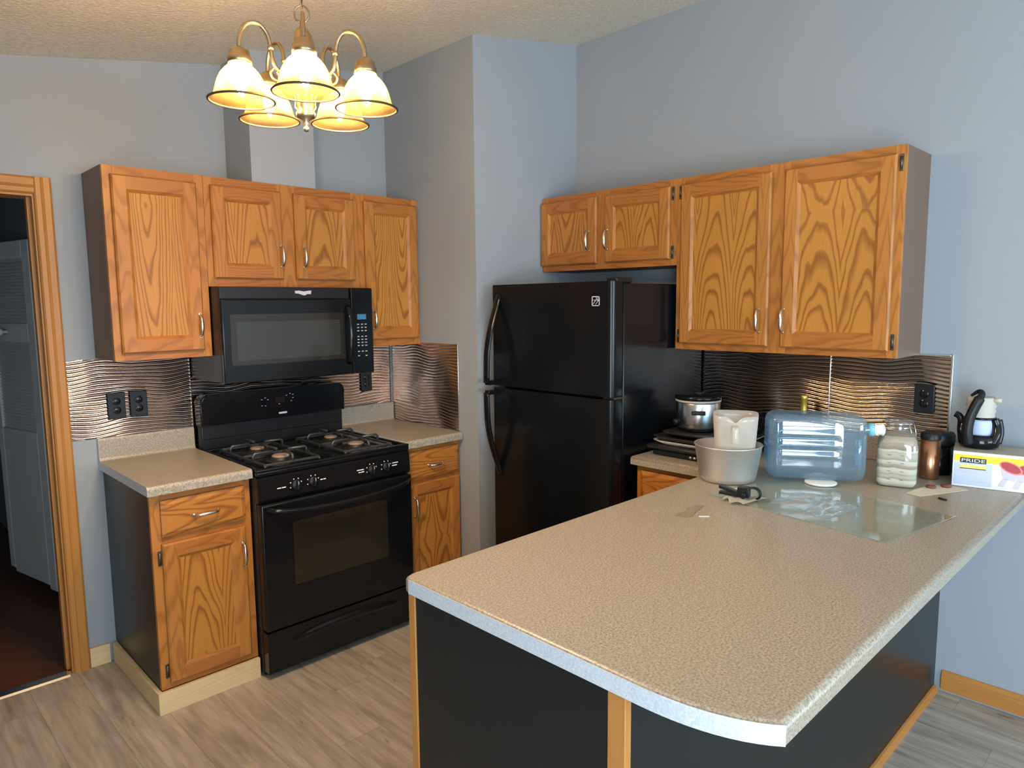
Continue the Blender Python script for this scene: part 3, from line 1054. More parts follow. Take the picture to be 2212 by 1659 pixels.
# backguard: riser and a console with rounded shoulders
MB().box(SX0 + 0.006, SX1 - 0.006, -0.074, -0.026, 0.8805, 1.045, 0.006).build('backguard_riser', M['black_body'], t)
def rounded_rect(x0, x1, z0, z1, r, bottom=False):
    P = []
    cs = [(x1 - r, z1 - r, 0), (x0 + r, z1 - r, PI / 2)]
    if bottom: cs += [(x0 + r, z0 + r, PI), (x1 - r, z0 + r, 1.5 * PI)]
    for cx, cz, a0 in cs:
        for i in range(7):
            a = a0 + PI / 2 * i / 6
            P.append((cx + r * math.cos(a), cz + r * math.sin(a)))
    if not bottom:
        P += [(x0, z0), (x1, z0)]
    return P
con = MB().prism(rounded_rect(SX0 + 0.002, SX1 - 0.002, 1.022, 1.168, 0.035), -0.098, -0.020, 'y', 0.008, 3).build('console', M['black_gloss'], t)
badge = MB().prism(rounded_rect(0.385, 0.430, 1.040, 1.049, 0.004, True), -0.0994, -0.0982, 'y').build('badge', M['white'], con)
b = MB()
for x, z in ((0.300, 1.120), (0.318, 1.128), (0.332, 1.118), (0.300, 1.09), (0.318, 1.088), (0.430, 1.130), (0.45, 1.138), (0.465, 1.132), (0.465, 1.115), (0.455, 1.10), (0.39, 1.09)):
    b.box(x - 0.004, x + 0.004, -0.0988, -0.0982, z - 0.0015, z + 0.0015)
b.build('button_print', M['grey_text'], con)
MB().box(0.372, 0.420, -0.0988, -0.0982, 1.098, 1.124).build('display', M['black_glass'], con)
MB().box(0.02, 0.748, -0.0765, -0.0735, 0.955, 0.958).build('vent_line', M['black_gloss'], con)
# manifold panel with four knobs
pan = MB().prism([(-0.640, 0.768), (-0.668, 0.768), (-0.676, 0.780), (-0.670, 0.870), (-0.660, 0.8795), (-0.640, 0.8795)], SX0, SX1, 'x').build('control_panel', M['black_gloss'], t)
for x in (0.170, 0.250, 0.548, 0.628):
    kb = MB()
    kb.lathe([(0.0215, 0.0), (0.0215, 0.010), (0.019, 0.014), (0.0001, 0.015)], (x, -0.6725, 0.822), seg=24, M=Vector((0, -1, 0.06)).to_track_quat('Z', 'Y').to_matrix())
    kb.box(x - 0.005, x + 0.005, -0.700, -0.684, 0.803, 0.842, 0.003)
    ko = kb.build('knob', M['black_plastic'], pan)
    MB().box(x - 0.0012, x + 0.0012, -0.7006, -0.6998, 0.826, 0.840).build('pointer', M['grey_text'], ko)
b = MB()
for x0, x1, z in ((0.085, 0.103, 0.820), (0.106, 0.118, 0.820), (0.118, 0.124, 0.820), (0.285, 0.297, 0.822), (0.300, 0.312, 0.822), (0.478, 0.490, 0.818), (0.493, 0.508, 0.818), (0.470, 0.506, 0.829), (0.662, 0.690, 0.820), (0.664, 0.696, 0.832)):
    b = MB()
    b.box(x0, x1, -0.6748, -0.6738, z - 0.0022, z + 0.0022)
    b.build('dial_print', M['white'], pan)
for x in (0.170, 0.250, 0.548, 0.628):       # white dial marks around each knob
    b = MB()
    for a in range(5):
        an = math.radians(20 + a * 45)
        cx, cz = x + 0.027 * math.cos(an), 0.822 + 0.027 * math.sin(an)
        b.box(cx - 0.002, cx + 0.002, -0.6752, -0.6732, cz - 0.002, cz + 0.002)
    b.build('dial_marks', M['white'], pan)
# oven door with window and bowed handle
dr = MB().box(SX0 + 0.002, SX1 - 0.002, -0.690, -0.6415, 0.215, 0.764, 0.008, 3).build('oven_door', M['black_gloss'], t)
MB().prism(rounded_rect(0.140, 0.618, 0.390, 0.668, 0.012, True), -0.6908, -0.6898, 'y').build('oven_window', M['black_glass'], dr)
P = []
for i in range(25):
    a = i / 24 * 2 - 1
    P.append((sx + a * 0.355, -0.693 - 0.052 * (1 - a ** 4) ** 0.6 if abs(a) < 1 else -0.691, 0.742 - 0.022 * (1 - a * a)))
MB().tube(P, 0.011, 12, ry=0.014).build('handle', M['black_gloss'], dr)
# storage drawer with a scooped pull
b = MB()
z0, z1 = 0.030, 0.208
def drawer_pt(u, v):
    x = SX0 + 0.003 + (SX1 - SX0 - 0.006) * u
    z = z0 + (z1 - z0) * v
    a = (u - 0.5) / 0.38
    lift = 0.0
    if abs(a) < 1:
        zc = 0.150 + 0.022 * (1 - a * a) - 0.01
        k = math.exp(-((z - zc) / 0.012) ** 2)
        lift = 0.012 * k * (1 - a ** 4)
    return (x, -0.686 - lift, z)
b.grid(drawer_pt, 60, 40)
b.box(SX0 + 0.0035, SX1 - 0.0035, -0.6845, -0.6415, z0 + 0.0005, z1 - 0.0005)
b.build('storage_drawer', M['black_gloss'], t)
for x in (SX0 + 0.03, SX1 - 0.03):
    for y in (-0.61, -0.06):
        MB().cyl((x, y, 0.0), (x, y, 0.022), 0.016, seg=12).build('foot', M['black_plastic'], t)
# burners and grates
for (gx, side) in ((0.190, -1), (0.575, 1)):
    g = MB()
    x0, x1, y0, y1, zt = gx - 0.125, gx + 0.125, -0.615, -0.150, 0.944
    fr_ = 0.0055
    for yy in (-0.615, -0.3825, -0.150):
        g.box(x0, x1, yy - fr_, yy + fr_, 0.906, 0.917, 0.002)
    for xx in (x0, x1):
        g.box(xx - fr_, xx + fr_, y0, y1, 0.906, 0.917, 0.002)
    for by in (-0.500, -0.265):
        for dx, dy in ((1, 0), (-1, 0), (0, 1), (0, -1)):
            ex, ey = (0.125, 0) if dx else (0, 0.115)
            px, py = gx + dx * ex, by + dy * ey
            qx, qy = gx + dx * 0.035, by + dy * 0.035
            g.tube([(px, py, 0.912), (px, py, 0.936), (px - dx * 0.008, py - dy * 0.008, zt), (qx, qy, zt)], 0.0062, 8)
    for xx in (x0, x1):
        for yy in (y0, -0.3825, y1):
            g.cyl((xx, yy, 0.8995), (xx, yy, 0.910), 0.007, seg=8)
    g.build('grate', M['grate'], t)
    for by, r in ((-0.500, 0.040), (-0.265, 0.034)):
        bo = MB().lathe([(0.062, 0.9000), (0.060, 0.9035), (0.046, 0.9025), (0.040, 0.905), (r, 0.912), (r - 0.002, 0.914)], (gx, by, 0), seg=28).build('burner', M['black_matt'], t)
        MB().lathe([(0.0001, 0.924), (r - 0.008, 0.924), (r - 0.002, 0.921), (r - 0.003, 0.9135), (0.0001, 0.9135)], (gx, by, 0), seg=28).build('burner_cap', M['burner'], bo)

# ------------------------------------------------------------------ microwave
MX0, MX1, MZ0, MZ1 = 0.005, 0.762, 1.243, 1.6655
mwt = thing('microwave', ((MX0 + MX1) / 2, -0.19, MZ0), 'black over-the-range microwave under the short oak cabinet', 'microwave')
MB().box(MX0, MX1, -0.372, -0.0095, MZ0 + 0.004, MZ1, 0.002).build('body', M['black_body'], mwt)
MB().box(MX0, 0.638, -0.386, -0.3725, 1.612, MZ1 - 0.001, 0.003).build('vent_grille', M['black_body'], mwt)
dr = MB().box(MX0, 0.638, -0.398, -0.3725, MZ0, 1.610, 0.006, 3).build('microwave_door', M['black_gloss'], mwt)
MB().prism(rounded_rect(0.040, 0.600, 1.322, 1.545, 0.008, True), -0.3990, -0.3978, 'y').build('door_window', M['black_glass'], dr)
MB().prism(rounded_rect(0.066, 0.574, 1.342, 1.512, 0.006, True), -0.3997, -0.3989, 'y').build('window_screen', M['mesh_glass'], dr)
P = [(0.618, -0.397, 1.575), (0.618, -0.418, 1.560), (0.618, -0.430, 1.51), (0.618, -0.434, 1.435), (0.618, -0.430, 1.36), (0.618, -0.418, 1.312), (0.618, -0.397, 1.298)]
MB().tube(P, 0.008, 12, ry=0.014, up=(0, -1, 0)).build('handle', M['black_gloss'], dr)
# maker's silver mark on the vent strip: a small winged swirl
b = MB().prism([(0.352, 1.648), (0.372, 1.650), (0.398, 1.646), (0.424, 1.650), (0.436, 1.650), (0.433, 1.634), (0.414, 1.634), (0.400, 1.627), (0.386, 1.631), (0.372, 1.636), (0.354, 1.637)], -0.3873, -0.3858, 'y')
b.build('emblem', M['silver_print'], mwt)
pn = MB().box(0.640, MX1, -0.398, -0.3725, MZ0, MZ1 - 0.001, 0.005, 3).build('control_panel', M['black_gloss'], mwt)
MB().box(0.672, 0.722, -0.3992, -0.3978, 1.510, 1.536).build('clock_display', M['blue_display'], pn)
b = MB()
for r_, z in enumerate((1.486, 1.470, 1.454, 1.426, 1.411, 1.396, 1.381, 1.352, 1.330)):
    for c_, x in enumerate((0.675, 0.697, 0.718)):
        if r_ == 8 and c_ == 1: continue
        b.box(x - 0.0055, x + 0.0055, -0.3988, -0.3978, z - 0.0022, z + 0.0022)
b.build('keypad_print', M['grey_text'], pn)

# ------------------------------------------------------------------ fridge
FX, FXB = 1.165, 1.238
FY0, FY1 = -1.588, -0.846
frt = thing('refrigerator', (1.53, (FY0 + FY1) / 2, 0), 'black top-freezer refrigerator in the alcove beside the worktop', 'refrigerator')
MB().box(FXB + 0.012, W - 0.012, FY0, FY1, 0.03, 1.664, 0.006, 2).build('cabinet', M['black_fridge'], frt)
MB().box(FXB + 0.0005, FXB + 0.0115, FY0 + 0.015, FY1 - 0.015, 0.07, 1.655).build('door_gasket', M['black_matt'], frt)
def fridge_door(name, z0, z1):
    P = []
    y0, y1 = FY0 - 0.002, FY1 + 0.002
    r = 0.030
    P += [(FXB, y0), (FXB, y1)]
    for i in range(9):
        a = PI / 2 + PI / 2 * i / 8
        P.append((FX + 0.012 + 0.012 * math.cos(a), y1 - 0.012 + 0.012 * math.sin(a)))
    for i in range(13):
        a = PI + PI / 2 * i / 12
        P.append((FX + r + r * math.cos(a), y0 + r + r * math.sin(a)))
    b = MB().prism(P, z0, z1, 'z', 0.004, 2)
    for f in b.bm.faces:
        if abs(f.normal.z) < 0.5: f.smooth = True
    o = b.build(name, M['black_fridge'], frt)
    o.data.set_sharp_from_angle(angle=0.6)
    return o
fd = fridge_door('freezer_door', 1.176, 1.672)
ld = fridge_door('fridge_door', 0.075, 1.164)
def fr_handle(parent, z_open, z_end):
    P = []
    for i in range(17):
        a = i / 16
        z = z_open + (z_end - z_open) * a
        x = FX + 0.004 - 0.078 * math.sin(min(1.0, a * 1.35) * PI / 2) ** 1.2
        P.append((x, -0.890 + 0.012 * a, z))
    b = MB().tube(P, 0.010, 12, ry=0.020, up=(-1, 0, 0))
    b.obox(((FX + P[-1][0]) / 2 + 0.004, P[-1][1], z_end), Vector((1, 0, 0)), Vector((0, 1, 0)), Vector((0, 0, 1)), (FX - P[-1][0]) / 2 + 0.002, 0.0155, 0.011, 0.003)
    b.build('handle', M['black_gloss'], parent)
fr_handle(fd, 1.625, 1.194)
fr_handle(ld, 0.72, 1.146)
MB().box(FX + 0.05, FX + 0.16, FY0 + 0.012, FY0 + 0.07, 1.665, 1.690, 0.006).build('hinge_cap', M['black_plastic'], frt)
MB().box(FX + 0.02, FXB + 0.03, FY0 - 0.001, FY0 + 0.06, 1.1655, 1.1745).build('hinge_plate', M['bronze'], frt)
MB().box(FXB - 0.03, FXB + 0.05, FY0 + 0.01, FY1 - 0.01, 0.012, 0.07).build('toe_grille', M['black_plastic'], frt)
for y in (FY0 + 0.06, FY1 - 0.06):
    for x in (FXB + 0.07, W - 0.08):
        MB().cyl((x, y, 0), (x, y, 0.031), 0.018, seg=12).build('foot', M['black_plastic'], frt)
# square silver emblem with a slanted stroke pattern
em = MB()
ey, ez, eh = -1.502, 1.588, 0.021
for (a0, a1, c0, c1) in ((-1, 1, 0.82, 1), (-1, 1, -1, -0.82), (-1, -0.84, -1, 1), (0.84, 1, -1, 1)):
    em.box(FX - 0.0022, FX + 0.0008, ey - a1 * eh, ey - a0 * eh, ez + c0 * eh, ez + c1 * eh)
for (p, q_) in (((-0.8, 0.2), (0.8, 0.2)), ((0.15, 0.2), (0.15, 0.85)), ((0.55, 0.2), (0.55, 0.85)), ((-0.8, -0.75), (0.0, 0.2)), ((-0.1, -0.75), (0.75, 0.2))):
    p0 = Vector((FX - 0.001, ey - p[0] * eh, ez + p[1] * eh)); p1 = Vector((FX - 0.001, ey - q_[0] * eh, ez + q_[1] * eh))
    em.cyl(p0, p1, 0.0014, seg=6)
em.build('emblem', M['silver_print'], fd)

# ------------------------------------------------------------------ chandelier
CH = Vector((-0.1905, -1.550, 2.127))        # axis and height of the shade rims
RC, PH = 0.1725, 0.4543
cht = thing('chandelier', (CH.x, CH.y, CH.z - 0.06), 'five-arm brass chandelier with glowing bell glass shades', 'chandelier')
z = CH.z
MB().lathe([(0.0001, z - 0.060), (0.006, z - 0.058), (0.008, z - 0.050), (0.005, z - 0.043), (0.011, z - 0.038), (0.008, z - 0.030), (0.024, z - 0.022), (0.027, z - 0.010), (0.022, z - 0.003),
            (0.029, z + 0.006), (0.027, z + 0.030), (0.031, z + 0.038), (0.024, z + 0.048), (0.013, z + 0.062), (0.011, z + 0.085), (0.022, z + 0.100), (0.026, z + 0.128), (0.026, z + 0.165), (0.030, z + 0.172), (0.025, z + 0.182),
            (0.024, z + 0.200), (0.016, z + 0.216), (0.007, z + 0.222), (0.006, z + 0.236), (0.0001, z + 0.238)], (CH.x, CH.y, 0), seg=32).build('column', M['brass'], cht)
b = MB()
cz = z + 0.256
b.tube([(CH.x + 0.020 * math.cos(a) * 0.78, CH.y - 0.020 * math.cos(a) * 0.62, cz + 0.022 * math.sin(a)) for a in [2 * PI * i / 28 for i in range(28)]], 0.0026, 8, closed=True)
b.build('loop', M['brass'], cht)
b = MB()
top = ceil_z(CH.x) - 0.03
zz, i = cz + 0.030, 0
while zz < top:
    d = Vector((0.78, -0.62, 0)) if i % 2 else Vector((0.62, 0.78, 0))
    b.tube([Vector((CH.x, CH.y, zz)) + d * (0.0085 * math.cos(a)) + Vector((0, 0, 0.0165 * math.sin(a))) for a in [2 * PI * k / 16 for k in range(16)]], 0.0019, 6, closed=True)
    zz += 0.0265
    i += 1
b.build('chain', M['brass'], cht)
MB().tube([(CH.x + 0.004 * math.sin(k * 1.3), CH.y + 0.004 * math.cos(k * 1.3), cz + 0.02 + (top - cz - 0.01) * k / 12) for k in range(13)], 0.0016, 6).build('cord', M['rim'], cht)
MB().lathe([(0.012, top - 0.02), (0.05, top + 0.004), (0.062, top + 0.040)], (CH.x, CH.y, 0), seg=28).build('ceiling_rose', M['brass'], cht)


def spline(P, n=8):
    P = [Vector(p) for p in P]
    out = []
    for i in range(len(P) - 1):
        a, b_, c, d = P[max(i - 1, 0)], P[i], P[i + 1], P[min(i + 2, len(P) - 1)]
        for k in range(n):
            t_ = k / n
            out.append(0.5 * ((2 * b_) + (c - a) * t_ + (2 * a - 5 * b_ + 4 * c - d) * t_ ** 2 + (3 * b_ - a - 3 * c + d) * t_ ** 3))
    out.append(P[-1])
    return out


ARM = [(0.020, 0.110), (0.040, 0.094), (0.062, 0.090), (0.080, 0.104), (0.088, 0.130), (0.091, 0.158), (0.098, 0.184), (0.114, 0.203), (0.134, 0.207), (0.154, 0.197), (0.167, 0.175), (0.1725, 0.150), (0.1725, 0.128)]
SCR = [(0.082, 0.100), (0.092, 0.088), (0.088, 0.072), (0.072, 0.066), (0.058, 0.074), (0.056, 0.090), (0.066, 0.098), (0.075, 0.090), (0.070, 0.082)]
SHADE = [(0.0850, 0.000), (0.0790, 0.0035), (0.0725, 0.010), (0.0680, 0.021), (0.0645, 0.035), (0.0590, 0.052), (0.0510, 0.067), (0.0410, 0.079), (0.0330, 0.086), (0.0295, 0.091), (0.0285, 0.100)]
first = None
for k in range(5):
    a = PH + 2 * PI * k / 5
    d = Vector((math.cos(a), math.sin(a), 0))
    at = lambda r, h: (CH.x + d.x * r, CH.y + d.y * r, z + h)
    arm = MB().tube(spline([at(r, h) for r, h in ARM], 5), 0.0056, 10).build('arm', M['brass'], cht)
    b = MB().tube(spline([at(r, h) for r, h in SCR], 5), 0.0036, 8)
    b.build('scroll', M['brass'], arm)
    b = MB()
    b.lathe([(0.0048, -0.006), (0.0085, -0.003), (0.0085, 0.003), (0.0048, 0.006)], at(0.090, 0.150), seg=14)
    b.build('ferrule', M['brass'], arm)
    c = at(RC, 0)
    MB().lathe([(0.005, 0.138), (0.012, 0.135), (0.026, 0.126), (0.028, 0.112), (0.031, 0.109), (0.031, 0.102), (0.0315, 0.094), (0.027, 0.0935), (0.0001, 0.095)], c, seg=28).build('socket_cup', M['brass'], arm)
    inner = [(r - 0.003, h + 0.0005) for r, h in reversed(SHADE)]
    sh = MB().lathe(SHADE + inner, c, seg=48).build('lamp_shade', M['shade'], cht)
    MB().tube([(c[0] + 0.0845 * math.cos(q_), c[1] + 0.0845 * math.sin(q_), c[2] - 0.0005) for q_ in [2 * PI * i / 48 for i in range(48)]], 0.0033, 8, closed=True).build('shade_rim', M['rim'], sh)
    MB().lathe([(0.0001, 0.012), (0.004, 0.014), (0.009, 0.022), (0.0145, 0.036), (0.0165, 0.050), (0.0150, 0.064), (0.010, 0.076), (0.010, 0.0935)], c, seg=20).build('bulb', M['bulb'], cht)

# ------------------------------------------------------------------ things on the peninsula
G = ZC + 0.0045                                # top of the glass sheet
# sheet of glass
ga, gb, gc = Vector((0.930, -2.195)), Vector((0.827, -2.794)), Vector((1.231, -2.868))
gd = ga + (gc - gb)
t = MB().prism([tuple(ga), tuple(gb), tuple(gc), tuple(gd)], ZC + 0.0006, G, 'z', 0.0008, 1).build('glass_sheet', M['pane'])
tag(t, 'greenish clear glass sheet lying flat on the peninsula worktop', 'glass sheet')
st = MB().prism([(1.223, -2.862), (1.178, -2.854), (1.214, -2.838)], G + 0.0002, G + 0.0008).build('corner_glare', M['gold'], t)  # glare on the sheet's corner, shaped as a flat gold triangle

# aluminium pot
pc = Vector((1.178, -2.128, ZC + 0.0006))
b = MB().lathe([(0.0001, 0.0), (0.092, 0.0), (0.100, 0.006), (0.104, 0.02), (0.122, 0.132), (0.125, 0.135), (0.1235, 0.1375), (0.119, 0.136), (0.101, 0.022), (0.094, 0.008), (0.0001, 0.006)], pc, seg=64)
tag(b.build('cooking_pot', M['alu']), 'dull aluminium cooking pot holding a milky plastic pitcher', 'pot')

# milky pitcher standing in the pot: rounded square with a spout, handle strap towards the room
vd = Vector((0.88, 0.474, 0))                  # away from the viewer
ld_ = Vector((0.474, -0.88, 0))                # to the right
qc = pc + ld_ * 0.024 + Vector((0.0, 0.0, 0.0068))
def sq(r, a, n=4.0):
    c, s_ = abs(math.cos(a)), abs(math.sin(a))
    return r / (c ** n + s_ ** n) ** (1 / n)
def pitcher_shell(off):
    prof = []
    for i in range(14):
        f = i / 13
        prof.append((0.056 + 0.025 * f ** 0.6 - off, 0.2455 * f))
    return prof
t = thing('pitcher', qc, 'milky plastic pitcher standing inside the aluminium pot', 'pitcher')
b = MB()
seg = 72
def ringp(r, h, spout):
    out = []
    for i in range(seg):
        a = 2 * PI * i / seg
        rr = sq(r, a, 4.0)
        p = ld_ * (rr * math.cos(a)) + vd * (rr * math.sin(a))
        # notch in the rim facing the room, where the lip dips
        dz = 0.0
        k = (a - 1.5 * PI) / 0.26
        if spout:
            dz = -0.024 * math.exp(-k * k * 1.3) * spout
        out.append(qc + p + Vector((0, 0, h + dz)))
    return out
rows = [b.pts(ringp(r, h, max(0, (h - 0.20) / 0.0455) ** 2 if h > 0.2 else 0)) for r, h in pitcher_shell(0)]
rin = [b.pts(ringp(r, max(h, 0.002), max(0, (h - 0.20) / 0.0455) ** 2 if h > 0.2 else 0)) for r, h in reversed(pitcher_shell(0.0022))]
rows += rin
for A_, C_ in zip(rows, rows[1:]):
    for i in range(seg):
        j = (i + 1) % seg
        b.face([A_[i], A_[j], C_[j], C_[i]], True)
b.face(rows[0][::-1]); b.face(rows[-1])
b.build('body', M['pitcher'], t)
P = [qc - vd * 0.073 + Vector((0, 0, 0.212)), qc - vd * 0.090 + Vector((0, 0, 0.200)), qc - vd * 0.094 + Vector((0, 0, 0.15)), qc - vd * 0.088 + Vector((0, 0, 0.135))]
b = MB().tube(spline([qc - vd * 0.0785 + Vector((0, 0, 0.205)), qc - vd * 0.098 + Vector((0, 0, 0.205)), qc - vd * 0.102 + Vector((0, 0, 0.172)), qc - vd * 0.1 + Vector((0, 0, 0.150))], 6), 0.006, 10, ry=0.012, up=tuple(vd))
b.build('handle', M['pitcher'], t)

# blue water jug lying on its side
j0, j1 = Vector((1.238, -2.258)), Vector((1.406, -2.526))
ju = (j1 - j0).normalized()
jn = Vector((-ju.y, ju.x))
if jn.x < 0: jn = -jn
U3_, N3_, Z3_ = Vector((ju.x, ju.y, 0)), Vector((jn.x, jn.y, 0)), Vector((0, 0, 1))
jl, jd, jh = 0.338, 0.170, 0.240
jz = G + 0.0085
t = thing('water_jug', (j0.x + ju.x * jl / 2 + jn.x * jd / 2, j0.y + ju.y * jl / 2 + jn.y * jd / 2, jz), 'clear blue plastic water jug lying on its side', 'jug')
o3 = Vector((j0.x, j0.y, jz))
b = MB()
nu, nv = 64, 48
def jug_pt(s_, w):
    """s_ runs round the rectangular section (depth x height), w along the length; rounded corners, grooves pressed into the sides"""
    f = min(w, 1 - w) * jl
    rr = 0.035
    shrink = 0.0 if f > rr else rr - math.sqrt(max(0, rr * rr - (rr - f) ** 2))
    hw, hh = jd / 2 - shrink * 0.9, jh / 2 - shrink * 0.9
    a = 2 * PI * s_
    n_ = 7.0
    c, q_ = math.cos(a), math.sin(a)
    k = 1 / (abs(c) ** n_ + abs(q_) ** n_) ** (1 / n_)
    n0, z0_ = k * c, k * q_
    gro = 0.0
    if c < -0.5 and abs(z0_) < 0.86 and 0.12 < w < 0.72:
        gro = -0.006 * (0.5 + 0.5 * math.sin((z0_ + 0.15) * 19))
    return o3 + U3_ * (w * jl) + N3_ * (jd / 2 + n0 * (hw + gro)) + Z3_ * (jh / 2 + z0_ * hh)
rows = []
for j in range(nv + 1):
    w = j / nv
    w = 0.5 - 0.5 * math.cos(PI * w)
    rows.append(b.pts([jug_pt(i / nu, w) for i in range(nu)]))
for A_, C_ in zip(rows, rows[1:]):
    for i in range(nu):
        b.face([A_[i], A_[(i + 1) % nu], C_[(i + 1) % nu], C_[i]], True)
b.face(rows[0][::-1], True); b.face(rows[-1], True)
body = b.build('body', M['jug'], t)
# neck, teal collar and the white cover
nc = o3 + U3_ * (jl - 0.003) + N3_ * (jd * 0.14) + Z3_ * (jh * 0.80)
Mu = (U3_ + Z3_ * 0.04).normalized().to_track_quat('Z', 'Y').to_matrix()
MB().lathe([(0.024, -0.01), (0.022, 0.004), (0.020, 0.018)], nc, seg=28, M=Mu).build('neck', M['jug'], t)
MB().lathe([(0.0001, 0.005), (0.0235, 0.005), (0.0235, 0.020), (0.019, 0.022), (0.0001, 0.022)], nc, seg=28, M=Mu).build('collar', M['teal'], t)
b = MB().lathe([(0.019, 0.0225), (0.022, 0.028), (0.019, 0.036), (0.022, 0.044), (0.023, 0.052), (0.016, 0.058), (0.0001, 0.060)], nc, seg=14, M=Mu)
for v in b.bm.verts:
    n3 = mnoise.noise(v.co * 60) * 0.006
    v.co += Vector((n3, -n3, n3 * 0.6))
b.build('cap_cover', M['white'], t)
# moulded grip at the neck end
gp = o3 + U3_ * (jl * 0.90) + Z3_ * 0.0
b = MB()
b.tube([gp + N3_ * 0.004 + Z3_ * (0.06 + 0.10 * i / 8) + N3_ * (-0.012 * math.sin(PI * i / 8)) for i in range(9)], 0.010, 10)
b.build('grip', M['jug'], t)
# handle recess ring (dark moulded hole) and inner stiffening ridges
for zz in (0.185, 0.158, 0.131, 0.104):
    b = MB().tube(spline([o3 + U3_ * 0.030 + N3_ * -0.001 + Z3_ * (zz - 0.02), o3 + U3_ * 0.036 + N3_ * -0.003 + Z3_ * (zz - 0.006), o3 + U3_ * 0.055 + N3_ * -0.003 + Z3_ * zz, o3 + U3_ * 0.15 + N3_ * -0.003 + Z3_ * zz, o3 + U3_ * 0.225 + N3_ * -0.002 + Z3_ * zz], 6), 0.0026, 8)
    b.build('ridge', M['jug'], t)
# white lid the jug rests on
dc = Vector((1.338, -2.412, G + 0.0004))
tag(MB().lathe([(0.0001, 0.0), (0.052, 0.0), (0.055, 0.003), (0.055, 0.0065), (0.052, 0.008), (0.0001, 0.008)], dc, seg=40).build('white_dish', M['white']), 'round white dish under the edge of the blue jug', 'dish')

# clip-top jar with layered mix
jc = Vector((1.536, -2.603, ZC + 0.0006))
t = thing('storage_jar', jc, 'clear clip-top glass jar filled with layered flour mix', 'jar')
ja = math.atan2(0.283, 0.959)
def sring(b, r, h, n, ang=ja, seg=48, c=jc):
    out = []
    for i in range(seg):
        a = 2 * PI * i / seg
        rr = sq(r, a, n)
        out.append(Vector((c.x + rr * math.cos(a + ang), c.y + rr * math.sin(a + ang), c.z + h)))
    return b.pts(out)
def sloft(b, L, cap=True, wob=None):
    R_ = [sring(b, r, h, n) for r, h, n in L]
    for A_, C_ in zip(R_, R_[1:]):
        for i in range(48):
            b.face([A_[i], A_[(i + 1) % 48], C_[(i + 1) % 48], C_[i]], True)
    if cap:
        b.face(R_[0][::-1]); b.face(R_[-1])
    return b
sloft(MB(), [(0.052, 0.0, 6), (0.062, 0.004, 6), (0.0665, 0.014, 6), (0.0665, 0.145, 6), (0.064, 0.165, 5), (0.056, 0.185, 4), (0.047, 0.198, 2.5), (0.044, 0.206, 2), (0.044, 0.218, 2)], False).build('glass_body', M['jar'], t)
LV = [('flour', 0.003, 0.030), ('flour_grey', 0.030, 0.046), ('flour', 0.046, 0.070), ('flour_tan', 0.070, 0.080), ('flour', 0.080, 0.098), ('flour_grey', 0.098, 0.126), ('flour', 0.126, 0.136), ('flour_tan', 0.136, 0.184)]
def jr(h):
    return 0.064 if h < 0.145 else 0.064 - (h - 0.145) * 0.22
for i, (m, h0, h1) in enumerate(LV):
    b = sloft(MB(), [(jr(h0) - (0.008 if h0 < 0.01 else 0), h0, 6 if h0 < 0.145 else 4), (jr((h0 + h1) / 2), (h0 + h1) / 2, 6), (jr(h1), h1, 6 if h1 < 0.15 else 4)])
    for v in b.bm.verts:
        if 0.01 < v.co.z - jc.z < 0.18:
            v.co.z += 0.006 * mnoise.noise(Vector((v.co.x * 45, v.co.y * 45, 0.5)))
    b.build('flour_layer', M[m], t)
b = MB()
sloft(MB(), [(0.0465, 0.2185, 2), (0.048, 0.222, 2), (0.048, 0.232, 2), (0.040, 0.240, 2), (0.020, 0.243, 2)]).build('glass_lid', M['jar'], t)
b = MB().tube([jc + Vector((0.047 * math.cos(a), 0.047 * math.sin(a), 0.2145)) for a in [2 * PI * i / 40 for i in range(40)]], 0.0016, 6, closed=True)
b.tube([jc + Vector((0.049 * math.cos(a), 0.049 * math.sin(a), 0.228)) for a in [2 * PI * i / 40 for i in range(40)]], 0.0016, 6, closed=True)
rt = Vector((0.283, -0.959, 0))
fw = Vector((-0.959, -0.283, 0))
lk = (rt * 0.8 + fw * 0.6).normalized()
sd = Vector((-lk.y, lk.x, 0))
for s_ in (-1, 1):
    b.tube([jc + lk * 0.048 + sd * (0.012 * s_) + Vector((0, 0, 0.230)), jc + lk * 0.056 + sd * (0.012 * s_) + Vector((0, 0, 0.210)), jc + lk * 0.064 + sd * (0.010 * s_) + Vector((0, 0, 0.175))], 0.0016, 6)
b.tube([jc + lk * 0.064 + sd * -0.010 + Vector((0, 0, 0.175)), jc + lk * 0.064 + sd * 0.010 + Vector((0, 0, 0.175))], 0.0016, 6)
b.tube([jc + lk * 0.050 + sd * -0.012 + Vector((0, 0, 0.228)), jc + lk * 0.050 + sd * 0.012 + Vector((0, 0, 0.228))], 0.0022, 6)
b.build('wire_clip', M['steel'], t)
b = MB()
for h in (0.030, 0.060, 0.090, 0.118):
    for s_ in (-0.024, 0.016):
        c = jc + fw * 0.0672 + rt * s_ + Vector((0, 0, h))
        b = MB()
        b.obox(c, rt, Vector((0, 0, 1)), fw, 0.006, 0.0006, 0.0003)
        b.build('measure_print', M['ink'], t)

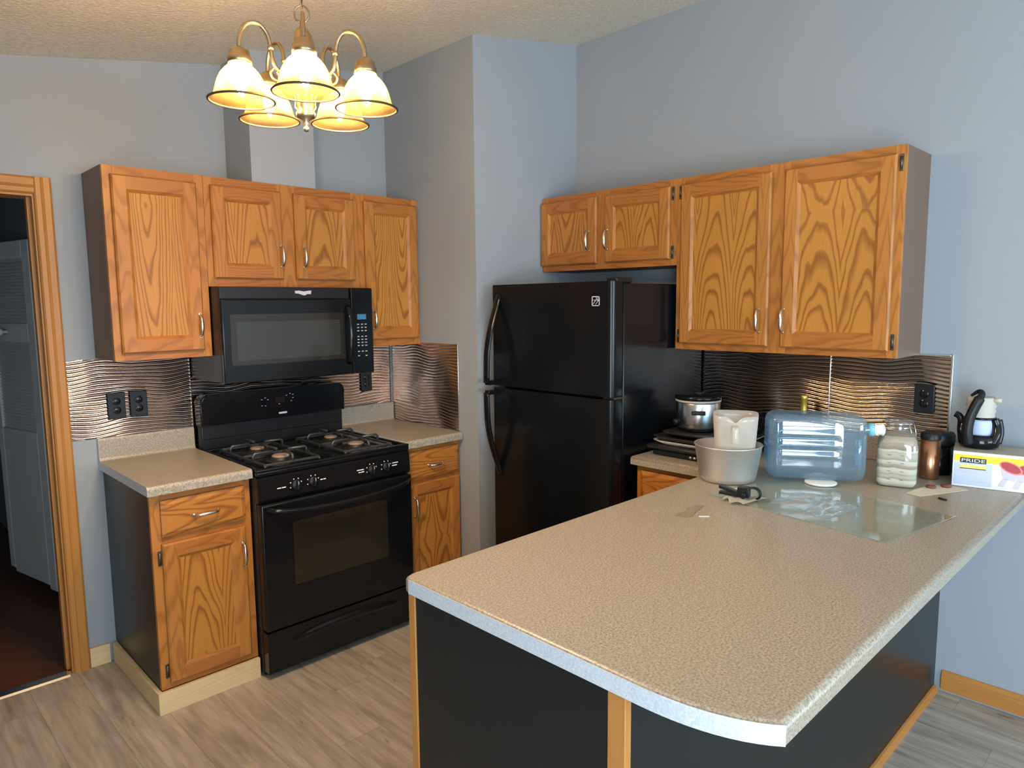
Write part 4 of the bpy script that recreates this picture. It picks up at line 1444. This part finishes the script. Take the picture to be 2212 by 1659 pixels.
# copper canister and black canister
cc = Vector((1.712, -2.663, ZC + 0.0006))
t = thing('canister', cc, 'copper canister with a black lid, right of the flour jar', 'canister')
MB().lathe([(0.0001, 0), (0.031, 0), (0.033, 0.003), (0.033, 0.150), (0.0001, 0.150)], cc, seg=40).build('body', M['copper'], t)
MB().lathe([(0.0345, 0.1505), (0.0345, 0.170), (0.031, 0.174), (0.0001, 0.174), (0.0001, 0.1505)], cc, seg=40).build('lid', M['black_plastic'], t)
cc = Vector((1.822, -2.664, ZC + 0.0006))
t = thing('canister', cc, 'squat black canister behind the copper one', 'canister')
MB().lathe([(0.0001, 0), (0.046, 0), (0.048, 0.004), (0.048, 0.112), (0.0001, 0.112)], cc, seg=36).build('body', M['black_gloss'], t)
MB().lathe([(0.0001, 0.1125), (0.050, 0.1125), (0.053, 0.118), (0.053, 0.152), (0.047, 0.162), (0.0001, 0.164)], cc, seg=36).build('lid', M['black_plastic'], t)

# bulb box
bu = Vector((0.20, -0.98, 0)).normalized()    # along its long face
bw = Vector((-bu.y, bu.x, 0))                 # to the back
bh, bl, bd = 0.127, 0.236, 0.165
bo = Vector((1.652, -2.752, ZC + 0.0006))
ctr = bo + bu * (bl / 2) + bw * (bd / 2)
t = thing('cardboard_box', ctr, 'white and yellow bulb carton lettered PRIDE at the wall end of the worktop', 'box')
MB().obox(ctr + Vector((0, 0, bh / 2)), bu, bw, Vector((0, 0, 1)), bl / 2, bd / 2, bh / 2, 0.0012, 1).build('carton', M['card'], t)
MB().obox(ctr + Vector((0, 0, bh + 0.0004)), bu, bw, Vector((0, 0, 1)), bl / 2 - 0.001, bd / 2 - 0.001, 0.0004).build('carton_top', M['card_top'], t)
FA = axes(bu, (0, 0, 1))
def fp(u, v, o=0.0):                          # point on the long printed face: metres from its lower left corner
    return bo + bu * u + Vector((0, 0, v)) - bw * (0.0005 + o)
def fbox(bm, u0, u1, v0, v1, o=0.0):
    bm.obox(fp((u0 + u1) / 2, (v0 + v1) / 2, o), bu, Vector((0, 0, 1)), bw, (u1 - u0) / 2, (v1 - v0) / 2, 0.00035)
b = MB(); fbox(b, 0.004, bl - 0.001, 0.092, 0.117); b.build('yellow_band', M['yellow'], t)
b = MB(); fbox(b, 0.006, 0.118, 0.008, 0.088); b.build('blue_panel', M['lilac'], t)
b = MB(); fbox(b, 0.022, 0.100, 0.088, 0.106, 0.0007)
b.build('name_plate', M['ink'], t)
text('lettering', 'PRIDE', 0.016, fp(0.061, 0.0965, 0.0014), FA, M['white'], t, 0.0002, 0.070)
b = MB(); fbox(b, 0.022, 0.100, 0.066, 0.069, 0.0007); b.build('underline', M['ink'], t)
b = MB(); fbox(b, 0.022, 0.100, 0.069, 0.081, 0.0007); b.build('yellow_plate', M['pale_yellow'], t)
b = MB()
for v_, u1 in ((0.058, 0.084), (0.052, 0.088), (0.022, 0.108)):
    fbox(b, 0.020 if v_ > 0.03 else 0.06, u1, v_, v_ + 0.0025, 0.0007)
b.build('small_print', M['silver_print'], t)
def disc(bm, u, v, ru, rv, o, tilt=0.0, seg=32):
    P = []
    for i in range(seg):
        a = 2 * PI * i / seg
        x, y = ru * math.cos(a), rv * math.sin(a)
        P.append(fp(u + x * math.cos(tilt) - y * math.sin(tilt), v + x * math.sin(tilt) + y * math.cos(tilt), o))
    bm.face(bm.pts(P))
for i, (u0, v0) in enumerate(((0.172, 0.083), (0.213, 0.080))):
    o_ = 0.0008 - i * 0.0003
    b = MB(); b.face(b.pts([fp(u0 - 0.032, v0 + 0.012, o_), fp(u0 + 0.028, v0 - 0.018, o_), fp(min(u0 + 0.012, bl - 0.001), v0 - 0.045, o_), fp(u0 - 0.020, v0 - 0.040, o_)])); b.build('bulb_print', M['silver_print'], t)
    rr = min(0.036, bl - 0.001 - u0)
    b = MB(); disc(b, u0, v0, rr, 0.0185, o_ + 0.0002, -0.42 if i == 0 else 0); b.build('bulb_print', M['pink_print'], t)
    b = MB(); disc(b, u0 - 0.001, v0 + 0.001, rr * 0.86, 0.0145, o_ + 0.0004, -0.42 if i == 0 else 0); b.build('bulb_print', M['red_print'], t)
    b = MB(); b.face(b.pts([fp(u0 - 0.022, v0 - 0.040, o_), fp(u0 - 0.006, v0 - 0.040, o_), fp(u0 - 0.018, v0 - 0.070, o_), fp(u0 - 0.034, v0 - 0.068, o_)])); b.build('bulb_print', M['silver_print'], t)
# end panel print
def ep(w_, v, o=0.0):
    return bo + bw * w_ + Vector((0, 0, v)) - bu * (0.0005 + o)
b = MB(); b.face(b.pts([ep(0.002, 0.098), ep(bd - 0.002, 0.098), ep(bd - 0.002, 0.120), ep(0.002, 0.120)])); b.build('yellow_band', M['yellow'], t)
b = MB(); b.face(b.pts([ep(0.03, 0.084, 0.0004), ep(0.13, 0.084, 0.0004), ep(0.13, 0.103, 0.0004), ep(0.03, 0.103, 0.0004)])); b.build('name_plate', M['ink'], t)
text('lettering', 'PRIDE', 0.017, ep(0.08, 0.0935, 0.001), axes(-bw, (0, 0, 1)), M['white'], t, 0.0002, 0.088)
b = MB(); b.face(b.pts([ep(0.03, 0.068, 0.0004), ep(0.13, 0.068, 0.0004), ep(0.13, 0.078, 0.0004), ep(0.03, 0.078, 0.0004)])); b.build('yellow_plate', M['pale_yellow'], t)

# black and cream jug-like gadget on the box
gz = bo.z + bh + 0.001
gc_ = Vector((1.772, -2.803, gz))
t = thing('hooked_jug', gc_, 'glossy black jug with cream ribbed top and hooked strap, standing on the carton', 'jug')
vr, vf = Vector((0.20, -0.98, 0)), Vector((-0.98, -0.20, 0))   # right, towards the viewer
def gp_(r_, f_, h): return gc_ + vr * r_ + vf * f_ + Vector((0, 0, h))
b = MB()
def gring(bm, rx, ry, h, cx=0.0, n=32):
    return bm.pts([gp_(cx + rx * math.cos(2 * PI * i / n), ry * math.sin(2 * PI * i / n), h) for i in range(n)])
def gloft(bm, L, cap=True):
    R_ = [gring(bm, *l) for l in L]
    for A_, C_ in zip(R_, R_[1:]):
        for i in range(32):
            bm.face([A_[i], A_[(i + 1) % 32], C_[(i + 1) % 32], C_[i]], True)
    if cap:
        bm.face(R_[0][::-1]); bm.face(R_[-1])
    return bm
gloft(b, [(0.048, 0.042, 0.0), (0.060, 0.052, 0.006), (0.065, 0.056, 0.022), (0.062, 0.053, 0.040), (0.052, 0.046, 0.050)])
b.build('base', M['black_gloss'], t)
# open black cage: two uprights, a top band, leaving an oval opening
b = MB()
for s_, w_ in ((-1, 0.016), (1, 0.015)):
    b.tube(spline([gp_(s_ * 0.040, 0.030, 0.020), gp_(s_ * 0.052, 0.020, 0.055), gp_(s_ * 0.050, 0.010, 0.085), gp_(s_ * 0.042, 0.010, 0.108)], 6), w_, 12)
b.tube(spline([gp_(0.058, 0.0, 0.02), gp_(0.064, -0.01, 0.06), gp_(0.056, -0.012, 0.105)], 6), 0.011, 10)
b.tube([gp_(0.046 * math.cos(a), 0.040 * math.sin(a), 0.110) for a in [2 * PI * i / 32 for i in range(32)]], 0.0045, 8, closed=True)
b.build('cage', M['black_gloss'], t)
gloft(MB(), [(0.036, 0.032, 0.036), (0.042, 0.037, 0.060), (0.042, 0.037, 0.095), (0.040, 0.036, 0.108)]).build('inner_cup', M['lilac'], t)
gloft(MB(), [(0.043, 0.040, 0.1085), (0.045, 0.041, 0.118), (0.042, 0.038, 0.126), (0.047, 0.043, 0.136), (0.043, 0.039, 0.145), (0.048, 0.044, 0.156), (0.044, 0.040, 0.164), (0.047, 0.043, 0.172), (0.046, 0.042, 0.184), (0.040, 0.036, 0.187)]).build('ribbed_top', M['cream'], t)
MB().tube([gp_(0.036, 0.02, 0.178), gp_(0.060, 0.02, 0.178)], 0.0085, 12).build('peg', M['cream'], t)
b = MB().tube(spline([gp_(-0.030, 0.052, 0.020), gp_(-0.036, 0.058, 0.060), gp_(-0.032, 0.056, 0.110), gp_(-0.020, 0.052, 0.150), gp_(-0.008, 0.048, 0.180), gp_(0.000, 0.036, 0.202), gp_(-0.010, 0.020, 0.208), gp_(-0.032, 0.012, 0.190)], 6),
              [0.017] * 26 + [0.0125, 0.012, 0.0115, 0.011, 0.0105, 0.010, 0.0095, 0.009, 0.0085, 0.008, 0.0075, 0.007, 0.0065, 0.006, 0.0055, 0.005, 0.0045], 12)
b.build('hooked_strap', M['black_plastic'], t)
b = MB().tube(spline([gp_(-0.052, 0.0, 0.015), gp_(-0.058, 0.006, 0.06), gp_(-0.058, 0.010, 0.095), gp_(-0.064, 0.010, 0.112), gp_(-0.078, 0.008, 0.120)], 6), 0.012, 12)
b.build('spout', M['black_gloss'], t)

# napkin with two red-brown lumps, small black stub
b = MB().prism([(1.420, -2.672), (1.407, -2.716), (1.414, -2.722), (1.612, -2.815), (1.640, -2.745), (1.585, -2.696), (1.500, -2.680)], ZC + 0.0006, ZC + 0.002, 'z')
tag(b.build('napkin', M['napkin']), 'cream paper napkin lying under the front edge of the flour jar', 'napkin')
for i, (x, y, s_) in enumerate(((1.555, -2.712, 1.0), (1.602, -2.748, 0.9))):
    b = MB().lathe([(0.0001, 0), (0.014, 0.0), (0.018, 0.003), (0.016, 0.007), (0.006, 0.009), (0.0001, 0.009)], (x, y, ZC + 0.0024), seg=16)
    for v in b.bm.verts:
        v.co += Vector((1, 1, 0.2)) * (mnoise.noise(v.co * 70) * 0.003) + Vector((0, 0, 0.0006))
    tag(b.build('biscuit', M['red_brown']), 'flat red-brown biscuit on the napkin, ' + ('beside the flour jar' if i == 0 else 'nearest the carton'), 'biscuit', 'biscuits on the napkin')
tag(MB().tube([(1.417, -2.772, ZC + 0.0042), (1.409, -2.797, ZC + 0.0042)], 0.0034, 8).build('crayon_stub', M['black_plastic']), 'tiny black stub lying on the bare worktop beyond the glass sheet', 'stub')

# folded white paper and the black clip
b = MB()
def paper_pt(u, v):
    p = Vector((0.895, -2.262)) * (1 - u) * (1 - v) + Vector((0.878, -2.345)) * u * (1 - v) + Vector((0.985, -2.235)) * (1 - u) * v + Vector((1.010, -2.368)) * u * v
    e_ = 0.012 * math.sin(u * 9) * (1 - v)
    return Vector((p.x + e_, p.y, G + 0.0015 + 0.004 * abs(math.sin(u * 7 + v * 2)) + 0.010 * max(0, 0.25 - v) * math.sin(u * 6) ** 2))
b.grid(paper_pt, 28, 16)
r_ = bmesh.ops.solidify(b.bm, geom=b.bm.faces[:], thickness=0.0008)
tag(b.build('paper_towel', M['paper']), 'crumpled white paper under the black clip on the glass sheet', 'paper')
kc = Vector((0.958, -2.300, G + 0.0085))
t = thing('clamp', kc, 'small black plastic clamp lying on crumpled white paper', 'clamp')
ka, kb_ = Vector((0.2, -0.98, 0)), Vector((0.98, 0.2, 0))
b = MB()
b.obox(kc + ka * -0.030 + Vector((0, 0, 0.014)), (ka + Vector((0, 0, -0.25))).normalized(), kb_, ka.cross(kb_), 0.046, 0.012, 0.0055, 0.002)
b.obox(kc + ka * -0.030 + Vector((0, 0, 0.004)), ka, kb_, Vector((0, 0, 1)), 0.044, 0.012, 0.005, 0.002)
b.build('handle', M['black_plastic'], t)
b = MB()
b.obox(kc + ka * 0.008 + Vector((0, 0, 0.016)), ka, kb_, Vector((0, 0, 1)), 0.019, 0.015, 0.018, 0.003)
b.cyl(kc + ka * 0.006 - kb_ * 0.018 + Vector((0, 0, 0.018)), kc + ka * 0.006 + kb_ * 0.018 + Vector((0, 0, 0.018)), 0.0085, seg=12)
b.cyl(kc + ka * 0.012 - kb_ * 0.03 + Vector((0, 0, 0.006)), kc + ka * 0.012 - kb_ * 0.01 + Vector((0, 0, 0.012)), 0.0085, seg=12)
b.build('body', M['black_plastic'], t)
b = MB().tube([kc + ka * (0.040 + 0.022 * math.cos(a)) + Vector((0, 0, 0.014 + 0.020 * math.sin(a))) for a in [math.radians(-60 + 240 * i / 18) for i in range(19)]], 0.004, 8, ry=0.010, up=None)
b.build('jaw', M['black_plastic'], t)

# crinkled clear film on the glass
b = MB()
def film_pt(u, v):
    x = 0.955 + 0.20 * v + 0.03 * math.sin(u * 5)
    y = -2.385 - 0.22 * u - 0.02 * v
    n_ = mnoise.noise(Vector((u * 5, v * 4, 1.3)))
    n2 = mnoise.noise(Vector((u * 14, v * 3, 4.2)))
    edge_ = min(u, 1 - u, v, 1 - v)
    return Vector((x, y, G + 0.0015 + 0.018 * max(0, 0.35 - abs(n_)) * min(1, edge_ * 5) + 0.012 * max(0, 0.22 - abs(n2))))
b.grid(film_pt, 44, 36)
tag(b.build('plastic_film', M['film'], recalc=False), 'crinkled clear plastic film on the glass sheet before the blue jug', 'film')

# scraps on the bare worktop
b = MB().prism([(0.648, -2.238), (0.656, -2.268), (0.676, -2.283), (0.716, -2.268), (0.760, -2.258), (0.806, -2.246), (0.790, -2.228), (0.740, -2.226), (0.712, -2.240)], ZC + 0.0006, ZC + 0.0022, 'z', 0.0006, 1)
tag(b.build('plastic_scrap', M['tan_scrap']), 'shiny tan blade-shaped plastic scrap alone on the bare worktop', 'scrap')
b = MB().prism([(0.688, -2.300), (0.694, -2.294), (0.716, -2.318), (0.710, -2.324)], ZC + 0.0006, ZC + 0.002)
tag(b.build('paper_scrap', M['white']), 'tiny white paper scrap beside the tan plastic scrap', 'scrap')

# ------------------------------------------------------------------ things on the right-hand worktop
# electric griddle with trays stacked on it and a slow cooker on top
sc = Vector((1.560, -1.835))
gl_ = [(1.345, -1.668), (1.775, -1.668), (1.775, -2.005), (1.345, -2.005)]
t = thing('griddle', (sc.x, sc.y, ZC + 0.0006), 'black electric griddle at the bottom of the stack beside the fridge', 'griddle')
MB().box(1.352, 1.770, -2.000, -1.672, ZC + 0.0006, ZC + 0.030, 0.008).build('base', M['black_plastic'], t)
MB().prism([(1.335, -1.655), (1.785, -1.655), (1.785, -2.012), (1.335, -2.012)], ZC + 0.0305, ZC + 0.048, 'z', 0.006, 2).build('plate', M['black_matt'], t)
b = MB()
for y in (-1.865, -1.885):
    b.lathe([(0.0001, 0.008), (0.006, 0.007), (0.007, 0)], (1.352, y, ZC + 0.015), seg=14, M=Vector((-1, 0, 0)).to_track_quat('Z', 'Y').to_matrix())
b.build('dial', M['nickel'], t)
def tray(name, label, cat, z, hx, hy, h, mat, cx=sc.x, cy=sc.y, flare=0.012):
    b = MB()
    L = [(hx - flare, hy - flare, z), (hx, hy, z + h), (hx - 0.003, hy - 0.003, z + h + 0.0006), (hx - flare - 0.002, hy - flare - 0.002, z + 0.003)]
    R_ = []
    for ax_, ay_, zz in L:
        P = []
        r0 = 0.04
        for qx, qy, a0 in ((1, 1, 0), (-1, 1, PI / 2), (-1, -1, PI), (1, -1, 1.5 * PI)):
            for i in range(6):
                a = a0 + PI / 2 * i / 5
                P.append((cx + qx * (ax_ - r0) + r0 * math.cos(a), cy + qy * (ay_ - r0) + r0 * math.sin(a), zz))
        R_.append(b.pts(P))
    m = len(R_[0])
    for A_, C_ in zip(R_, R_[1:]):
        for i in range(m):
            b.face([A_[i], A_[(i + 1) % m], C_[(i + 1) % m], C_[i]], True)
    b.face(R_[0][::-1]); b.face(R_[-1])
    return tag(b.build(name, mat), label, cat)
tray('platter', 'pale grey oval-cornered platter between griddle and dark baking trays', 'tray', ZC + 0.0488, 0.215, 0.168, 0.020, M['cream'], cx=1.555, cy=-1.835, flare=0.03)
tray('baking_tray', 'dark baking tray lying on the pale platter', 'tray', ZC + 0.0702, 0.220, 0.172, 0.016, M['black_matt'], cx=1.560, cy=-1.838, flare=0.02)
tray('baking_tray', 'topmost dark baking tray, under the slow cooker', 'tray', ZC + 0.0874, 0.190, 0.150, 0.012, M['black_matt'], cx=1.580, cy=-1.830)

# slow cooker
kc = Vector((1.572, -1.765, ZC + 0.0912))
t = thing('slow_cooker', kc, 'stainless steel slow cooker with black lid on the tray stack', 'slow cooker')
MB().lathe([(0.0001, 0), (0.070, 0), (0.074, 0.004), (0.074, 0.012), (0.0001, 0.012)], kc, seg=40).build('foot_ring', M['black_plastic'], t)
MB().lathe([(0.080, 0.0125), (0.092, 0.016), (0.094, 0.024), (0.097, 0.128), (0.095, 0.132), (0.0001, 0.132)], kc, seg=56).build('body', M['steel'], t)
MB().lathe([(0.097, 0.1325), (0.100, 0.134), (0.100, 0.140), (0.097, 0.142), (0.0001, 0.142)], kc, seg=56).build('crock_rim', M['cream'], t)
ld2 = MB().lathe([(0.0985, 0.1425), (0.102, 0.146), (0.102, 0.158), (0.096, 0.162), (0.060, 0.165), (0.020, 0.167), (0.0001, 0.1675)], kc, seg=56).build('lid', M['black_gloss'], t)
MB().lathe([(0.022, 0.165), (0.026, 0.170), (0.022, 0.175), (0.0001, 0.176)], kc, seg=24).build('lid_knob', M['black_plastic'], ld2)
fdv = Vector((-0.80, -0.60, 0)).normalized()
for ang in (math.radians(212), math.radians(32)):
    d = Vector((math.cos(ang), math.sin(ang), 0))
    sd = Vector((-d.y, d.x, 0))
    MB().obox(kc + d * 0.104 + Vector((0, 0, 0.092)), sd, d, Vector((0, 0, 1)), 0.030, 0.009, 0.009, 0.004).build('handle', M['black_plastic'], t)
dk = Vector((-0.75, 0.66, 0)).normalized()
MB().lathe([(0.016, 0), (0.016, 0.010), (0.012, 0.016), (0.0001, 0.017)], kc + dk * 0.0955 + Vector((0, 0, 0.040)), seg=20, M=dk.to_track_quat('Z', 'Y').to_matrix()).build('dial', M['black_plastic'], t)

# bottle with gold foil, low black appliance
wc = Vector((1.818, -2.137, ZC + 0.0006))
t = thing('bottle', wc, 'dark bottle with gold foil neck behind the blue jug', 'bottle')
MB().lathe([(0.0001, 0), (0.034, 0), (0.037, 0.004), (0.037, 0.125), (0.032, 0.150), (0.018, 0.170), (0.0145, 0.180), (0.0001, 0.181)], wc, seg=32).build('body', M['wine_glass'], t)
MB().lathe([(0.0165, 0.178), (0.0145, 0.186), (0.0140, 0.238), (0.0155, 0.241), (0.0155, 0.256), (0.013, 0.259), (0.0001, 0.259)], wc, seg=24).build('foil', M['gold'], t)
t = thing('toaster', (1.785, -2.02, ZC + 0.0006), 'low black toaster behind the pitcher against the backsplash', 'toaster')
MB().box(1.80, 1.885, -2.098, -1.880, ZC + 0.010, ZC + 0.150, 0.012, 4).build('body', M['black_gloss'], t)
MB().box(1.805, 1.880, -2.093, -1.885, ZC + 0.0006, ZC + 0.0105).build('feet', M['black_plastic'], t)
